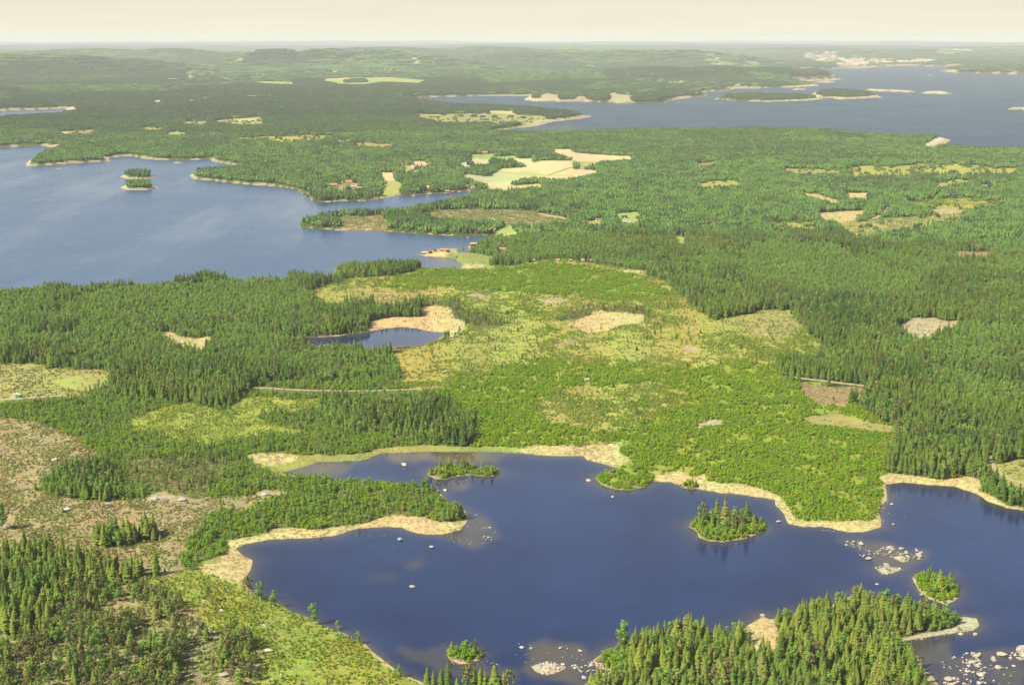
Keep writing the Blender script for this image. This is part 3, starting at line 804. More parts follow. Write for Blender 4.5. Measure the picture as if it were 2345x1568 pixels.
def mat_plain(name, col, rough=0.9, var=0.25, scale=0.6, spec=0.2, waterline=False):
    b = M(name)
    geo = b.n('ShaderNodeTexCoord').outputs['Object']
    oi = b.n('ShaderNodeObjectInfo').outputs['Random']
    n = b.noise(scale, 4, 0.65, geo)
    k = b.math('ADD', b.rng(n, 0.25, 0.75, 1 - var, 1 + var), b.math('MULTIPLY', b.math('SUBTRACT', oi, 0.5), var))
    sc = b.n('ShaderNodeVectorMath', operation='SCALE')
    sc.inputs[0].default_value = col
    b.t.links.new(k, sc.inputs['Scale'])
    bump = b.n('ShaderNodeBump', {'Height': n, 'Strength': 0.3, 'Distance': 0.3})
    base = sc.outputs[0]
    if waterline:      # algae-dark band where the stone stands in water, lichen stains above
        zp = b.n('ShaderNodeSeparateXYZ', {0: b.n('ShaderNodeNewGeometry').outputs['Position']}).outputs['Z']
        base = b.mix(b.rng(zp, .12, .38, .8, 0), base, (0.055, 0.05, 0.035))
        base = b.mix(b.rng(b.noise(2.6, 3, .6, geo), .52, .66, 0, .6), base, (0.15, 0.135, 0.11))
    p = b.n('ShaderNodeBsdfPrincipled', {'Base Color': base, 'Roughness': rough, 'Specular IOR Level': spec, 'Normal': bump.outputs[0]})
    return b.done(p.outputs[0])


MAT = {
    'ground': mat_ground(), 'water': mat_water(),
    'spruce': mat_leaf('spruce_needles', (0.062, 0.122, 0.024), (0.195, 0.225, 0.034), (0.185, 0.185, 0.050)),
    'pine': mat_leaf('pine_needles', (0.092, 0.122, 0.035), (0.175, 0.182, 0.052), (0.185, 0.155, 0.065)),
    'birch': mat_leaf('birch_leaves', (0.120, 0.240, 0.042), (0.225, 0.330, 0.056), (0.270, 0.300, 0.090), 0.42),
    'bush': mat_leaf('shrub_leaves', (0.110, 0.250, 0.012), (0.260, 0.345, 0.018), (0.310, 0.285, 0.055), 0.42, 0.02),
    'heather': mat_leaf('heath_twigs', (0.130, 0.130, 0.040), (0.200, 0.165, 0.065), (0.110, 0.160, 0.032), 0.15, 0.02),
    'reed': mat_leaf('dry_sedge', (0.33, 0.265, 0.12), (0.39, 0.325, 0.16), (0.25, 0.24, 0.08), 0.2, 0.03),
    'spruce2': mat_leaf('deep_green_spruce', (0.032, 0.080, 0.018), (0.135, 0.185, 0.028), (0.110, 0.160, 0.030), 0.25, 0.009, .7, .4),
    'darkwood': mat_leaf('dark_pinewood', (0.026, 0.052, 0.024), (0.058, 0.084, 0.034), (0.075, 0.100, 0.036), 0.15, 0.002, .65, .4),
    'midwood': mat_leaf('conifer_wood', (0.042, 0.095, 0.024), (0.100, 0.150, 0.032), (0.125, 0.140, 0.045), 0.2, 0.005, .65, .4),
    'leafwood': mat_leaf('leafy_wood', (0.066, 0.150, 0.032), (0.118, 0.200, 0.038), (0.145, 0.180, 0.052), 0.3, 0.004, .65, .4),
    'bark': mat_plain('bark', (0.16, 0.115, 0.075)), 'pinebark': mat_plain('pine_bark', (0.28, 0.15, 0.075)),
    'birchbark': mat_plain('birch_bark', (0.45, 0.42, 0.37)),
    'rock': mat_plain('granite', (0.30, 0.265, 0.215), 0.85, 0.45, 1.4, .2, True),
    'gravel': mat_plain('gravel_track', (0.25, 0.205, 0.13), 0.95, 0.2, 0.4),
    'redwall': mat_plain('red_boards', (0.23, 0.035, 0.025), 0.8, 0.15), 'rust': mat_plain('orange_tiles', (0.26, 0.13, 0.075), 0.85, 0.15),
    'palewall': mat_plain('cream_boards', (0.50, 0.43, 0.32), 0.8, 0.1), 'yellow': mat_plain('yellow_boards', (0.48, 0.32, 0.08), 0.8, 0.1),
    'darkroof': mat_plain('dark_felt', (0.055, 0.05, 0.05), 0.8, 0.2), 'tanroof': mat_plain('weathered_shingles', (0.30, 0.22, 0.14), 0.9, 0.2),
    'greyroof': mat_plain('grey_sheet', (0.26, 0.24, 0.23), 0.6, 0.15), 'brown': mat_plain('brown_boards', (0.12, 0.065, 0.04), 0.8, 0.2),
    'white': mat_plain('white_paint', (0.6, 0.57, 0.51), 0.5, 0.06), 'green': mat_plain('green_paint', (0.035, 0.19, 0.075), 0.5, 0.1),
    'brick': mat_plain('brick', (0.28, 0.13, 0.09), 0.9, 0.2), 'dark': mat_plain('dark_opening', (0.02, 0.02, 0.022), 0.5, 0.1),
    'wood': mat_plain('grey_wood', (0.22, 0.19, 0.15), 0.9, 0.2),
    'townwall': mat_plain('town_render', (0.30, 0.255, 0.18), 0.8, 0.2),
}


def mesh_obj(name, verts, faces, mat, parent=None, link=True):
    me = bpy.data.meshes.new(name)
    me.from_pydata(verts, [], faces)
    me.materials.append(mat)
    o = bpy.data.objects.new(name, me)
    if link:
        scn.collection.objects.link(o)
    if parent is not None:
        o.parent = parent
    return o


def grid_obj(name, X, Y, Zg, mat, smooth=True):
    nr, nc = X.shape
    me = bpy.data.meshes.new(name)
    co = np.stack([X, Y, Zg], -1).reshape(-1, 3).astype(np.float32)
    idx = np.arange(nr * nc).reshape(nr, nc)
    f = np.stack([idx[:-1, :-1], idx[:-1, 1:], idx[1:, 1:], idx[1:, :-1]], -1).reshape(-1, 4)
    me.vertices.add(len(co)); me.vertices.foreach_set('co', co.ravel())
    me.loops.add(f.size); me.loops.foreach_set('vertex_index', f.ravel().astype(np.int32))
    me.polygons.add(len(f))
    me.polygons.foreach_set('loop_start', np.arange(0, f.size, 4, dtype=np.int32))
    me.polygons.foreach_set('loop_total', np.full(len(f), 4, np.int32))
    me.polygons.foreach_set('use_smooth', np.full(len(f), smooth))
    me.update(calc_edges=True)
    me.materials.append(mat)
    o = bpy.data.objects.new(name, me)
    scn.collection.objects.link(o)
    return o


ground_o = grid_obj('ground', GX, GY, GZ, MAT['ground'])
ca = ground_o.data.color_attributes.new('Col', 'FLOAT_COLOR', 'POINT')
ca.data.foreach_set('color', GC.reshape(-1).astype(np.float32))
ground_o['kind'] = 'structure'

# water sheet ---------------------------------------------------------
wrows = np.concatenate([np.arange(2500, 1600, -40), np.arange(1600, 600, -5.0), np.arange(600, 150, -4.0), np.arange(150, 101, -2.5)])
wcols = np.concatenate([np.arange(-3600, -60, 200), np.arange(-60, 2410, 6.0), np.arange(2410, 6000, 200)])
WPX, WPY = np.meshgrid(wcols, wrows)
WX, WY = ground(WPX, WPY)
WS = np.where((WPX > -290) & (WPX < 2640) & (WPY < 1780), sample(GS, WPX, WPY), -300)
shoal = np.exp(np.minimum(WS, 0) / (1.5 + 7.0 * fbm(WX / 60, WY / 60, 2, 5.0))) * 0.6
shoal *= (np.hypot(WX, WY) < 2600)
SHOALS = [(D('12', [(350, 1320), (700, 1300), (1000, 1420), (1200, 1480), (1180, 1560), (700, 1500)]), .35),
          (D('12', [(1220, 1480), (1300, 1320), (1380, 1250), (1500, 1270), (1650, 1330), (1680, 1400), (1600, 1540), (1400, 1540)]), .55),
          (D('12', [(640, 570), (870, 420), (960, 430), (1080, 570), (1140, 595), (960, 640), (700, 600)]), .5),
          (D('12', [(440, 770), (560, 740), (600, 780), (500, 805)]), .35),
          (D('12', [(200, 840), (380, 830), (380, 890), (240, 880)]), .15),
          (D('12', [(700, 200), (900, 190), (900, 240), (760, 260)]), .6),
          (D('12', [(300, 20), (1150, 10), (1050, 90), (600, 70), (350, 60)]), .95),
          (D('02', [(1880, 150), (2110, 80), (2338, 72), (2338, 150), (2000, 170)]), .8),
          (D('22', [(1050, 600), (1250, 590), (1650, 660), (1690, 710), (1560, 790), (1440, 830), (1340, 780), (1230, 660)]), .55),
          (D('22', [(1560, 1290), (1700, 1250), (1850, 1290), (1850, 1400), (1700, 1460)]), .5),
          (D('22', [(1760, 1400), (2100, 1330), (2338, 1330), (2338, 1568), (1780, 1568)]), .42),
          (D('22', [(1850, 780), (1950, 800), (1940, 840), (1860, 830)]), .25),
          (D('22', [(1980, 1110), (2060, 1110), (2080, 1190), (2000, 1220)]), .4),
          (D('11', [(560, 212), (720, 215), (830, 262), (820, 300), (700, 290)]), .9),
          (D('10', [(1060, 890), (1300, 850), (1560, 840), (1680, 880), (1300, 895)]), .5)]
wxw = WPX + (fbm(WX / 12, WY / 18, 3, 7.0) - .5) * 40
wyw = WPY + (fbm(WX / 12, WY / 18, 3, 17.0) - .5) * 30
for poly, v in SHOALS:
    shoal = np.maximum(shoal, v * inside(poly, wxw, wyw) * (0.55 + 0.9 * fbm(WX / 9, WY / 14, 3, 2.0)))
for _ in range(3):
    s2 = shoal.copy()
    s2[1:-1, 1:-1] = (shoal[1:-1, 1:-1] * 2 + shoal[:-2, 1:-1] + shoal[2:, 1:-1] + shoal[1:-1, :-2] + shoal[1:-1, 2:]) / 6
    shoal = s2
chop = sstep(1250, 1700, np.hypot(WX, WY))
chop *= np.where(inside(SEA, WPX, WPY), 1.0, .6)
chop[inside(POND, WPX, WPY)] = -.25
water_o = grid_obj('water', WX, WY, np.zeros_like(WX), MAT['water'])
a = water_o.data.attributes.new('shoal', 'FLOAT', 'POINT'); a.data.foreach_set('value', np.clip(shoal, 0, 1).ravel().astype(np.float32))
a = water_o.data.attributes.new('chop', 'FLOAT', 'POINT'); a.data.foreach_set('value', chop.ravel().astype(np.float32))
water_o['kind'] = 'structure'


def zat(px, py):
    return float(sample(GZ, np.array([float(px)]), np.array([float(py)]))[0])


def at(k, x, y):
    """ground point under a survey mark"""
    p = D(k, [(x, y)])[0]
    z = max(zat(*p), 0.0)
    gx, gy = ground(p[0], p[1], z)
    return float(gx), float(gy), z


# ------------------------------------------------------------------ plants: meshes (nominal height 10 m, shrubs 3 m, tufts 1 m)
def trunk_mesh(r0, h, lean=0.0, sides=6, seed=0, z0=-0.4):
    rr = random.Random(seed)
    v = []; f = []
    levels = 5
    for i in range(levels):
        t = i / (levels - 1)
        ox, oy = lean * math.sin(t * 2.2) + rr.uniform(-.03, .03), lean * 0.5 * t
        r = r0 * (1 - 0.9 * t) * (1.25 if i == 0 else 1)
        for s in range(sides):
            an = 2 * math.pi * s / sides
            v.append((ox + r * math.cos(an), oy + r * math.sin(an), z0 + (h - z0) * t))
    for i in range(levels - 1):
        for s in range(sides):
            a0 = i * sides + s; b0 = i * sides + (s + 1) % sides
            f.append((a0, b0, b0 + sides, a0 + sides))
    return v, f


def add_limb(v, f, p, q, r):
    p = Vector(p); q = Vector(q)
    ax = (q - p).normalized(); s = ax.cross(Vector((0, 0, 1)))
    s = s.normalized() if s.length > 1e-4 else Vector((1, 0, 0))
    u = ax.cross(s); b = len(v)
    for k in range(3):
        an = k * 2.094
        o = s * math.cos(an) * r + u * math.sin(an) * r
        v.append(tuple(p + o))
    v.append(tuple(q))
    for k in range(3):
        f.append((b + k, b + (k + 1) % 3, b + 3))


def spruce_crown(seed):
    rr = random.Random(seed)
    v = []; f = []
    R0 = rr.uniform(1.5, 2.5)
    z0 = rr.uniform(0.3, 2.2)
    n = rr.choice((15, 17, 19, 21))
    for i in range(n):
        t = i / (n - 1)
        z = z0 + (9.7 - z0) * t ** 0.92
        r = R0 * (1 - t) ** 0.78 * rr.uniform(0.82, 1.12) + 0.10
        if t < 0.12:
            r *= 0.75
        k = max(4, int(10 - 5 * t))
        off = rr.uniform(0, 6.28)
        for j in range(k):
            an = off + 6.283 * (j + rr.uniform(-.25, .25)) / k
            rl = r * rr.uniform(0.72, 1.15)
            ca, sa = math.cos(an), math.sin(an)
            w = 0.42 * rl + 0.13
            dr = 0.42 * rl
            b = len(v)
            zz = z + rr.uniform(-.15, .15)
            v.append((0.08 * ca, 0.08 * sa, zz + 0.22))
            v.append((0.62 * rl * ca - w * sa, 0.62 * rl * sa + w * ca, zz - dr * 0.62))
            v.append((rl * ca, rl * sa, zz - dr * 0.8))
            v.append((0.62 * rl * ca + w * sa, 0.62 * rl * sa - w * ca, zz - dr * 0.62))
            v.append((0.6 * rl * ca, 0.6 * rl * sa, zz - 0.10))
            f += [(b, b + 1, b + 4), (b + 1, b + 2, b + 4), (b + 2, b + 3, b + 4), (b + 3, b, b + 4)]
    b = len(v)
    v += [(0.09, 0, 9.4), (-.05, .08, 9.4), (-.05, -.08, 9.4), (0, 0, 10.3)]
    f += [(b, b + 1, b + 3), (b + 1, b + 2, b + 3), (b + 2, b, b + 3)]
    return v, f


def leaf_cloud(rr, v, f, c, rad, n, size, flat=1.0):
    """leaf-sprays facing outwards over a ragged lobe"""
    for i in range(n):
        d = Vector((rr.gauss(0, 1), rr.gauss(0, 1), rr.gauss(0, 1)))
        d.normalize()
        k = rr.uniform(0.55, 1.08)
        p = Vector(c) + Vector((d.x * rad * k, d.y * rad * k, d.z * rad * k * flat))
        nrm = (d + Vector((rr.uniform(-.6, .6), rr.uniform(-.6, .6), rr.uniform(-.2, .9)))).normalized()
        s = nrm.cross(Vector((rr.uniform(-1, 1), rr.uniform(-1, 1), rr.uniform(-1, 1)))).normalized()
        u = nrm.cross(s)
        a = size * rr.uniform(0.6, 1.3)
        b = len(v)
        for (e, g) in ((-1, -.4), (.2, -1), (1, .3), (-.1, 1)):
            v.append(tuple(p + s * a * e * rr.uniform(.7, 1.2) + u * a * g * rr.uniform(.7, 1.2)))
        f.append((b, b + 1, b + 2, b + 3))


def birch_crown(seed):
    rr = random.Random(seed)
    v = []; f = []
    W = rr.uniform(1.5, 2.1)
    for i in range(16):
        t = (i + .5) / 16
        z = 2.0 + 7.4 * t
        r = W * math.sin(math.pi * (0.14 + 0.8 * t)) ** 0.8 * rr.uniform(.3, .85)
        an = rr.uniform(0, 6.28)
        leaf_cloud(rr, v, f, (r * math.cos(an), r * math.sin(an), z), rr.uniform(.75, 1.15), 20, 0.34, 1.05)
    return v, f


def pine_crown(seed):
    rr = random.Random(seed)
    v = []; f = []
    for i in range(14):
        t = (i + .5) / 14
        z = 4.3 + 5.3 * t
        r = 2.1 * (1 - t) ** 0.6 * rr.uniform(.35, 1.0)
        an = i * 2.4 + rr.uniform(-.5, .5)
        leaf_cloud(rr, v, f, (r * math.cos(an), r * math.sin(an), z), rr.uniform(.7, 1.0), 18, 0.30, 0.62)
        add_limb(v, f, (0, 0, z - .5), (r * math.cos(an), r * math.sin(an), z), 0.05)
    return v, f


def bush_mesh(seed, lobes=9, flat=0.9):
    rr = random.Random(seed)
    v = []; f = []
    for i in range(lobes):
        an = rr.uniform(0, 6.28); r = rr.uniform(0, 1.0)
        leaf_cloud(rr, v, f, (r * math.cos(an), r * math.sin(an), rr.uniform(.7, 2.3) - .4 * r), rr.uniform(.55, .85), 13, 0.30, flat)
    for i in range(4):
        an = i * 1.57
        add_limb(v, f, (0, 0, -.2), (0.5 * math.cos(an), .5 * math.sin(an), 1.3), 0.05)
    return v, f


def sapling_mesh(seed):
    rr = random.Random(seed)
    v = []; f = []
    for i in range(9):
        t = i / 8
        z = 0.2 + 2.6 * t
        r = 0.85 * (1 - t) + .06
        k = 6 if t < .7 else 4
        for j in range(k):
            an = 6.283 * (j + rr.uniform(-.3, .3)) / k + i
            ca, sa = math.cos(an), math.sin(an); rl = r * rr.uniform(.7, 1.2); w = .45 * rl + .06
            b = len(v)
            v += [(0, 0, z + .15), (rl * .6 * ca - w * sa, rl * .6 * sa + w * ca, z - .1), (rl * ca, rl * sa, z - .02), (rl * .6 * ca + w * sa, rl * .6 * sa - w * ca, z - .1)]
            f += [(b, b + 1, b + 2), (b, b + 2, b + 3)]
    return v, f


def tuft_mesh(seed, n=26, spread=1.0, h=0.7):
    rr = random.Random(seed)
    v = []; f = []
    for i in range(n):
        an = rr.uniform(0, 6.28); r = spread * math.sqrt(rr.random()); x, y = r * math.cos(an), r * math.sin(an)
        hh = h * rr.uniform(.5, 1.2) * (1.1 - .5 * r / spread); a2 = rr.uniform(0, 6.28); w = rr.uniform(.1, .22)
        b = len(v)
        v += [(x - w * math.cos(a2), y - w * math.sin(a2), -.1), (x + w * math.cos(a2), y + w * math.sin(a2), -.1),
              (x + rr.uniform(-.3, .3), y + rr.uniform(-.3, .3), hh)]
        f.append((b, b + 1, b + 2))
    return v, f


def low_heath_mesh(seed):
    rr = random.Random(seed)
    v = []; f = []
    for i in range(6):
        an = rr.uniform(0, 6.28); r = rr.uniform(0, .8)
        leaf_cloud(rr, v, f, (r * math.cos(an), r * math.sin(an), .28), .42, 9, .2, .6)
    return v, f


def rock_mesh(seed):
    import bmesh
    rr = random.Random(seed)
    bm = bmesh.new()
    bmesh.ops.create_icosphere(bm, subdivisions=2, radius=1.0)
    cuts = [(Vector((rr.gauss(0, 1), rr.gauss(0, 1), rr.gauss(0, .8))).normalized(), rr.uniform(.55, .9)) for _ in range(9)]
    for vv in bm.verts:
        p = vv.co
        for nrm, dd in cuts:
            e = p.dot(nrm) - dd
            if e > 0:
                p -= nrm * e * .9
        vv.co = Vector((p.x * 1.15, p.y * .9, p.z * .72)) * (1 + rr.uniform(-.04, .04))
    v = [tuple(x.co) for x in bm.verts]; f = [tuple(q.index for q in p.verts) for p in bm.faces]
    bm.free()
    return v, f


# far stands: a few simple trees joined into one patch --------------------
def cone_tree(v, f, rr, x, y, h, r, broad):
    b = len(v)
    s = 5
    if broad:
        for (zz, k) in ((.22, .55), (.5, 1.0), (.8, .75)):
            for j in range(s):
                an = 6.283 * (j + .5 * (zz == .5)) / s + rr.uniform(-.3, .3)
                q = r * k * rr.uniform(.75, 1.15)
                v.append((x + q * math.cos(an), y + q * math.sin(an), h * zz * rr.uniform(.92, 1.08)))
        v.append((x, y, h))
        for L in range(2):
            for j in range(s):
                a0 = b + L * s + j; b0 = b + L * s + (j + 1) % s
                f.append((a0, b0, b0 + s, a0 + s))
        for j in range(s):
            f.append((b + 2 * s + j, b + 2 * s + (j + 1) % s, b + 3 * s))
    else:
        for (zb, zt, k) in ((.08, .62, 1.0), (.42, 1.0, .66)):
            b = len(v)
            for j in range(s):
                an = 6.283 * j / s + rr.uniform(-.4, .4)
                q = r * k * rr.uniform(.7, 1.2)
                v.append((x + q * math.cos(an), y + q * math.sin(an), h * zb * rr.uniform(.7, 1.3)))
            v.append((x + rr.uniform(-.1, .1) * r, y, h * zt))
            for j in range(s):
                f.append((b + j, b + (j + 1) % s, b + s))


def patch_mesh(seed, n, half, hmin, hmax, broad_share, rad):
    rr = random.Random(seed)
    v = []; f = []
    g = int(math.ceil(math.sqrt(n)))
    step = 2 * half / g
    for i in range(g):
        for j in range(g):
            x = -half + (i + rr.random()) * step; y = -half + (j + rr.random()) * step
            h = rr.uniform(hmin, hmax)
            br = rr.random() < broad_share
            cone_tree(v, f, rr, x, y, h * (.85 if br else 1), rad * rr.uniform(.8, 1.25) * (1.15 if br else .9), br)
    return v, f


# ------------------------------------------------------------------ scattering with geometry nodes
def templates(name, makers, mat):
    col = bpy.data.collections.new('templates_' + name)
    for i, mk in enumerate(makers):
        vf = mk
        o = mesh_obj('%s_form_%02d' % (name, i), vf[0], vf[1], mat if not isinstance(mat, list) else mat[0], link=False)
        if len(vf) > 2:
            for m in vf[3]:
                o.data.materials.append(m)
            o.data.polygons.foreach_set('material_index', np.array(vf[2], np.int32))
        col.objects.link(o)
    return col


def with_trunk(crown, trunk, bark):
    v = list(crown[0]); b = len(v)
    f = list(crown[1]); mi = [0] * len(f)
    v += trunk[0]; f += [tuple(i + b for i in q) for q in trunk[1]]; mi += [1] * len(trunk[1])
    return v, f, mi, [bark]


def scatter(name, pts, scl, rot, idx, col, label, category):
    if len(pts) == 0:
        return None
    me = bpy.data.meshes.new(name)
    me.vertices.add(len(pts)); me.vertices.foreach_set('co', np.asarray(pts, np.float32).ravel())
    a = me.attributes.new('scl', 'FLOAT_VECTOR', 'POINT'); a.data.foreach_set('vector', np.asarray(scl, np.float32).ravel())
    r3 = np.zeros((len(pts), 3), np.float32); r3[:, 2] = rot
    r3[:, 0] = rng.normal(0, .03, len(pts)); r3[:, 1] = rng.normal(0, .03, len(pts))
    a = me.attributes.new('rotv', 'FLOAT_VECTOR', 'POINT'); a.data.foreach_set('vector', r3.ravel())
    a = me.attributes.new('pick', 'INT', 'POINT'); a.data.foreach_set('value', np.asarray(idx, np.int32))
    o = bpy.data.objects.new(name, me)
    scn.collection.objects.link(o)
    ng = bpy.data.node_groups.new(name, 'GeometryNodeTree')
    ng.interface.new_socket('Geometry', in_out='INPUT', socket_type='NodeSocketGeometry')
    ng.interface.new_socket('Geometry', in_out='OUTPUT', socket_type='NodeSocketGeometry')
    gi = ng.nodes.new('NodeGroupInput'); go = ng.nodes.new('NodeGroupOutput')
    ci = ng.nodes.new('GeometryNodeCollectionInfo'); ci.inputs[0].default_value = col
    ci.inputs['Separate Children'].default_value = True; ci.inputs['Reset Children'].default_value = True
    ip = ng.nodes.new('GeometryNodeInstanceOnPoints'); ip.inputs['Pick Instance'].default_value = True

    def attr(nm, ty):
        n = ng.nodes.new('GeometryNodeInputNamedAttribute'); n.data_type = ty; n.inputs['Name'].default_value = nm
        return n.outputs['Attribute']
    L = ng.links.new
    L(gi.outputs[0], ip.inputs['Points']); L(ci.outputs[0], ip.inputs['Instance'])
    L(attr('pick', 'INT'), ip.inputs['Instance Index'])
    L(attr('rotv', 'FLOAT_VECTOR'), ip.inputs['Rotation']); L(attr('scl', 'FLOAT_VECTOR'), ip.inputs['Scale'])
    L(ip.outputs[0], go.inputs[0])
    md = o.modifiers.new('scatter', 'NODES'); md.node_group = ng
    o['kind'] = 'stuff'; o['label'] = label; o['category'] = category
    return o


NV = 8
SPRU = [(spruce_crown(100 + i), trunk_mesh(.17, 9.2, 0.05, 6, i)) for i in range(NV)]
PI_ = [(pine_crown(200 + i), trunk_mesh(.19, 9.0, .25, 6, 50 + i)) for i in range(NV)]
BI = [(birch_crown(300 + i), trunk_mesh(.14, 8.6, .18, 6, 90 + i)) for i in range(NV)]
BU = [bush_mesh(400 + i) for i in range(NV)]
COL = {
    'spruce': templates('spruce', [with_trunk(c, t, MAT['bark']) for c, t in SPRU], MAT['spruce']),
    'spruce2': templates('spruce2', [with_trunk(c, t, MAT['bark']) for c, t in SPRU], MAT['spruce2']),
    'pine': templates('pine', [with_trunk(c, t, MAT['pinebark']) for c, t in PI_], MAT['pine']),
    'birch': templates('birch', [with_trunk(c, t, MAT['birchbark']) for c, t in BI], MAT['birch']),
    'bush': templates('bush', BU, MAT['bush']),
    'sapling': templates('sapling', [sapling_mesh(500 + i) for i in range(NV)], MAT['spruce']),
    'heather': templates('heather', [low_heath_mesh(600 + i) for i in range(NV)], MAT['heather']),
    'reed': templates('reed', [tuft_mesh(650 + i) for i in range(NV)], MAT['reed']),
    'rock': templates('rock', [rock_mesh(700 + i) for i in range(NV)], MAT['rock']),
    'stand_spruce': templates('stand_spruce', [patch_mesh(800 + i, 9, 6.5, 9, 15.5, .12, 1.9) for i in range(NV)], MAT['midwood']),
    'stand_birch': templates('stand_birch', [patch_mesh(820 + i, 9, 6.5, 7, 13, .85, 2.3) for i in range(NV)], MAT['leafwood']),
    'stand_pine': templates('stand_pine', [patch_mesh(840 + i, 9, 6.5, 9, 15, .5, 2.1) for i in range(NV)], MAT['darkwood']),
    'wood_spruce': templates('wood_spruce', [patch_mesh(860 + i, 36, 15, 9, 16, .15, 2.6) for i in range(NV)], MAT['darkwood']),
    'wood_birch': templates('wood_birch', [patch_mesh(880 + i, 36, 15, 8, 14, .8, 2.9) for i in range(NV)], MAT['leafwood']),
    'far_leaf': templates('far_leaf', [patch_mesh(920 + i, 64, 50, 8, 15, .8, 7.5) for i in range(NV)], MAT['leafwood']),
    'far_wood': templates('far_wood', [patch_mesh(900 + i, 64, 50, 9, 18, .4, 7.5) for i in range(NV)], MAT['darkwood']),
}

# tree mix per cover: tree density, (spruce, pine, birch), h range, undergrowth density, (bush, sapling, heather, reed), undergrowth height
MIX = {
    'forest': (.92, (.28, .16, .56), (6, 14), .25, (.9, .1, 0, 0), (1.5, 3)),
    'spruce': (.98, (.80, .08, .12), (8, 17), .12, (.7, .3, 0, 0), (1.5, 3)),
    'forestdark': (1.0, (.55, .40, .05), (10, 15), .1, (1, 0, 0, 0), (1.5, 2.5)),
    'birch': (.92, (.12, .04, .84), (5.5, 12), .4, (.9, .1, 0, 0), (1.5, 3.5)),
    'young': (.60, (.08, .05, .87), (3.0, 6.8), .85, (.75, .25, 0, 0), (1.6, 3.4)),
    'shrub': (.03, (.2, .3, .5), (3, 7), 1.15, (.66, .10, .24, 0), (.8, 2.5)),
    'lush': (.05, (.03, .05, .92), (3.5, 6.0), 1.0, (.86, .14, 0, 0), (1.5, 3.8)),
    'heath': (.012, (.3, .4, .3), (2, 6), .8, (.42, .06, .52, 0), (.6, 1.8)),
    'pineland': (.58, (.24, .56, .20), (6.5, 13), .6, (.5, .1, .4, 0), (.8, 2.0)),
    'cut': (.015, (.3, .3, .4), (3, 8), .35, (.3, .1, .6, 0), (.7, 2.0)),
    'stony': (.004, (.3, .5, .2), (2, 5), .12, (.3, .1, .6, 0), (.6, 1.4)),
    'islet': (.55, (.5, .12, .38), (6, 12), .95, (.95, .05, 0, 0), (2.0, 4.2)),
    'bog': (.01, (0, .8, .2), (2, 5), .15, (.3, .1, .3, .3), (.6, 1.6)),
    'brown': (.006, (.3, .3, .4), (2, 5), .2, (.2, .05, .75, 0), (.5, 1.3)),
    'cream': (.012, (0, .9, .1), (2, 5), .3, (.1, .05, .3, .55), (.6, 1.2)),
    'reed': (0, (0, 0, 1), (2, 3), .5, (.01, 0, 0, .99), (.7, 1.2)),
    'marsh': (0, (0, 0, 1), (2, 3), .3, (.05, 0, .05, .9), (.6, 1.1)),
    'rock': (.01, (0, .5, .5), (2, 4), .08, (.6, 0, .2, .2), (.6, 1.4)),
    'sand': (0, (0, 0, 1), (2, 3), .03, (1, 0, 0, 0), (1, 2)),
    'field': (0, (0, 0, 1), (2, 3), 0, (1, 0, 0, 0), (1, 2)),
    'greenfield': (.004, (0, 0, 1), (3, 7), .02, (1, 0, 0, 0), (1, 2)),
    'tallspruce': (.66, (.84, .03, .13), (10, 16.8), .4, (.85, .15, 0, 0), (1.5, 3.5)),
    'leafy': (.6, (.06, .04, .90), (5, 10), .9, (1, 0, 0, 0), (2, 4)),
    'stubble': (0, (0, 0, 1), (2, 3), 0, (1, 0, 0, 0), (1, 2)),
    'fern': (.012, (.1, .4, .5), (3, 6), 1.05, (.82, .04, .14, 0), (.7, 1.9)),
    'scrub': (.45, (.15, .50, .35), (3, 8), .55, (.35, .15, .5, 0), (.8, 2.2)),
    'village': (.2, (.1, .1, .8), (5, 9), .15, (1, 0, 0, 0), (1, 2)),
    'town': (.25, (.3, .2, .5), (6, 12), .1, (1, 0, 0, 0), (1, 2)),
}
tdens = np.array([MIX[k][0] for k in KINDS]); tmix = np.array([MIX[k][1] for k in KINDS]); th = np.array([MIX[k][2] for k in KINDS])
udens = np.array([MIX[k][3] for k in KINDS]); umix = np.array([MIX[k][4] for k in KINDS]); uh = np.array([MIX[k][5] for k in KINDS])

ROADS = [   # survey line, width
    ('21', [(790, 1030), (860, 1042), (1000, 1056), (1130, 1072), (1270, 1088)], 5.0, 'pale gravel track beside the reddish brown clearing at right'),
    ('01', [(1690, 1108), (1800, 1110), (1900, 1116), (2100, 1120), (2335, 1122), (2550, 1120), (2740, 1112), (2800, 1108)], 4.0, 'pale forest road running behind the dark spruce stand'),
    ('01', [(-300, 1205), (0, 1186), (150, 1178), (310, 1165), (420, 1156)], 4.5, 'pale gravel road at left below the green hut'),
    ('01', [(95, 1182), (92, 1160), (105, 1142)], 4.0, 'short worn track climbing from the road to the green hut'),
    ('22', [(2105, 60), (2118, 95), (2140, 150), (2200, 185), (2240, 212), (2290, 225), (2420, 260)], 3.0, 'bare footpath winding down through the clearing at the right edge'),
    ('20', [(1290, 1485), (1340, 1470), (1400, 1440), (1412, 1422), (1405, 1408), (1440, 1390)], 9.0, 'winding pale track in the green wood at upper right'),
    ('v3', [(1050, 890), (1180, 915), (1300, 930), (1430, 965)], 6.0, 'sandy lane across the clearing on the wooded headland'),
]
DITCH = [('v3', [(1140, 442), (1250, 405), (1370, 362), (1470, 338)]), ('v3', [(560, 398), (800, 418), (1140, 442), (1440, 440)]), ('v3', [(1452, 268), (1462, 300), (1472, 372)])]
road_px = []
for k, pts, w, lab in ROADS:
    p = D(k, pts)
    q = [p[0]]
    for i in range(len(p) - 1):
        for t in np.linspace(0, 1, 9)[1:]:
            q.append(p[i] * (1 - t) + p[i + 1] * t)
    road_px.append(np.array(q))


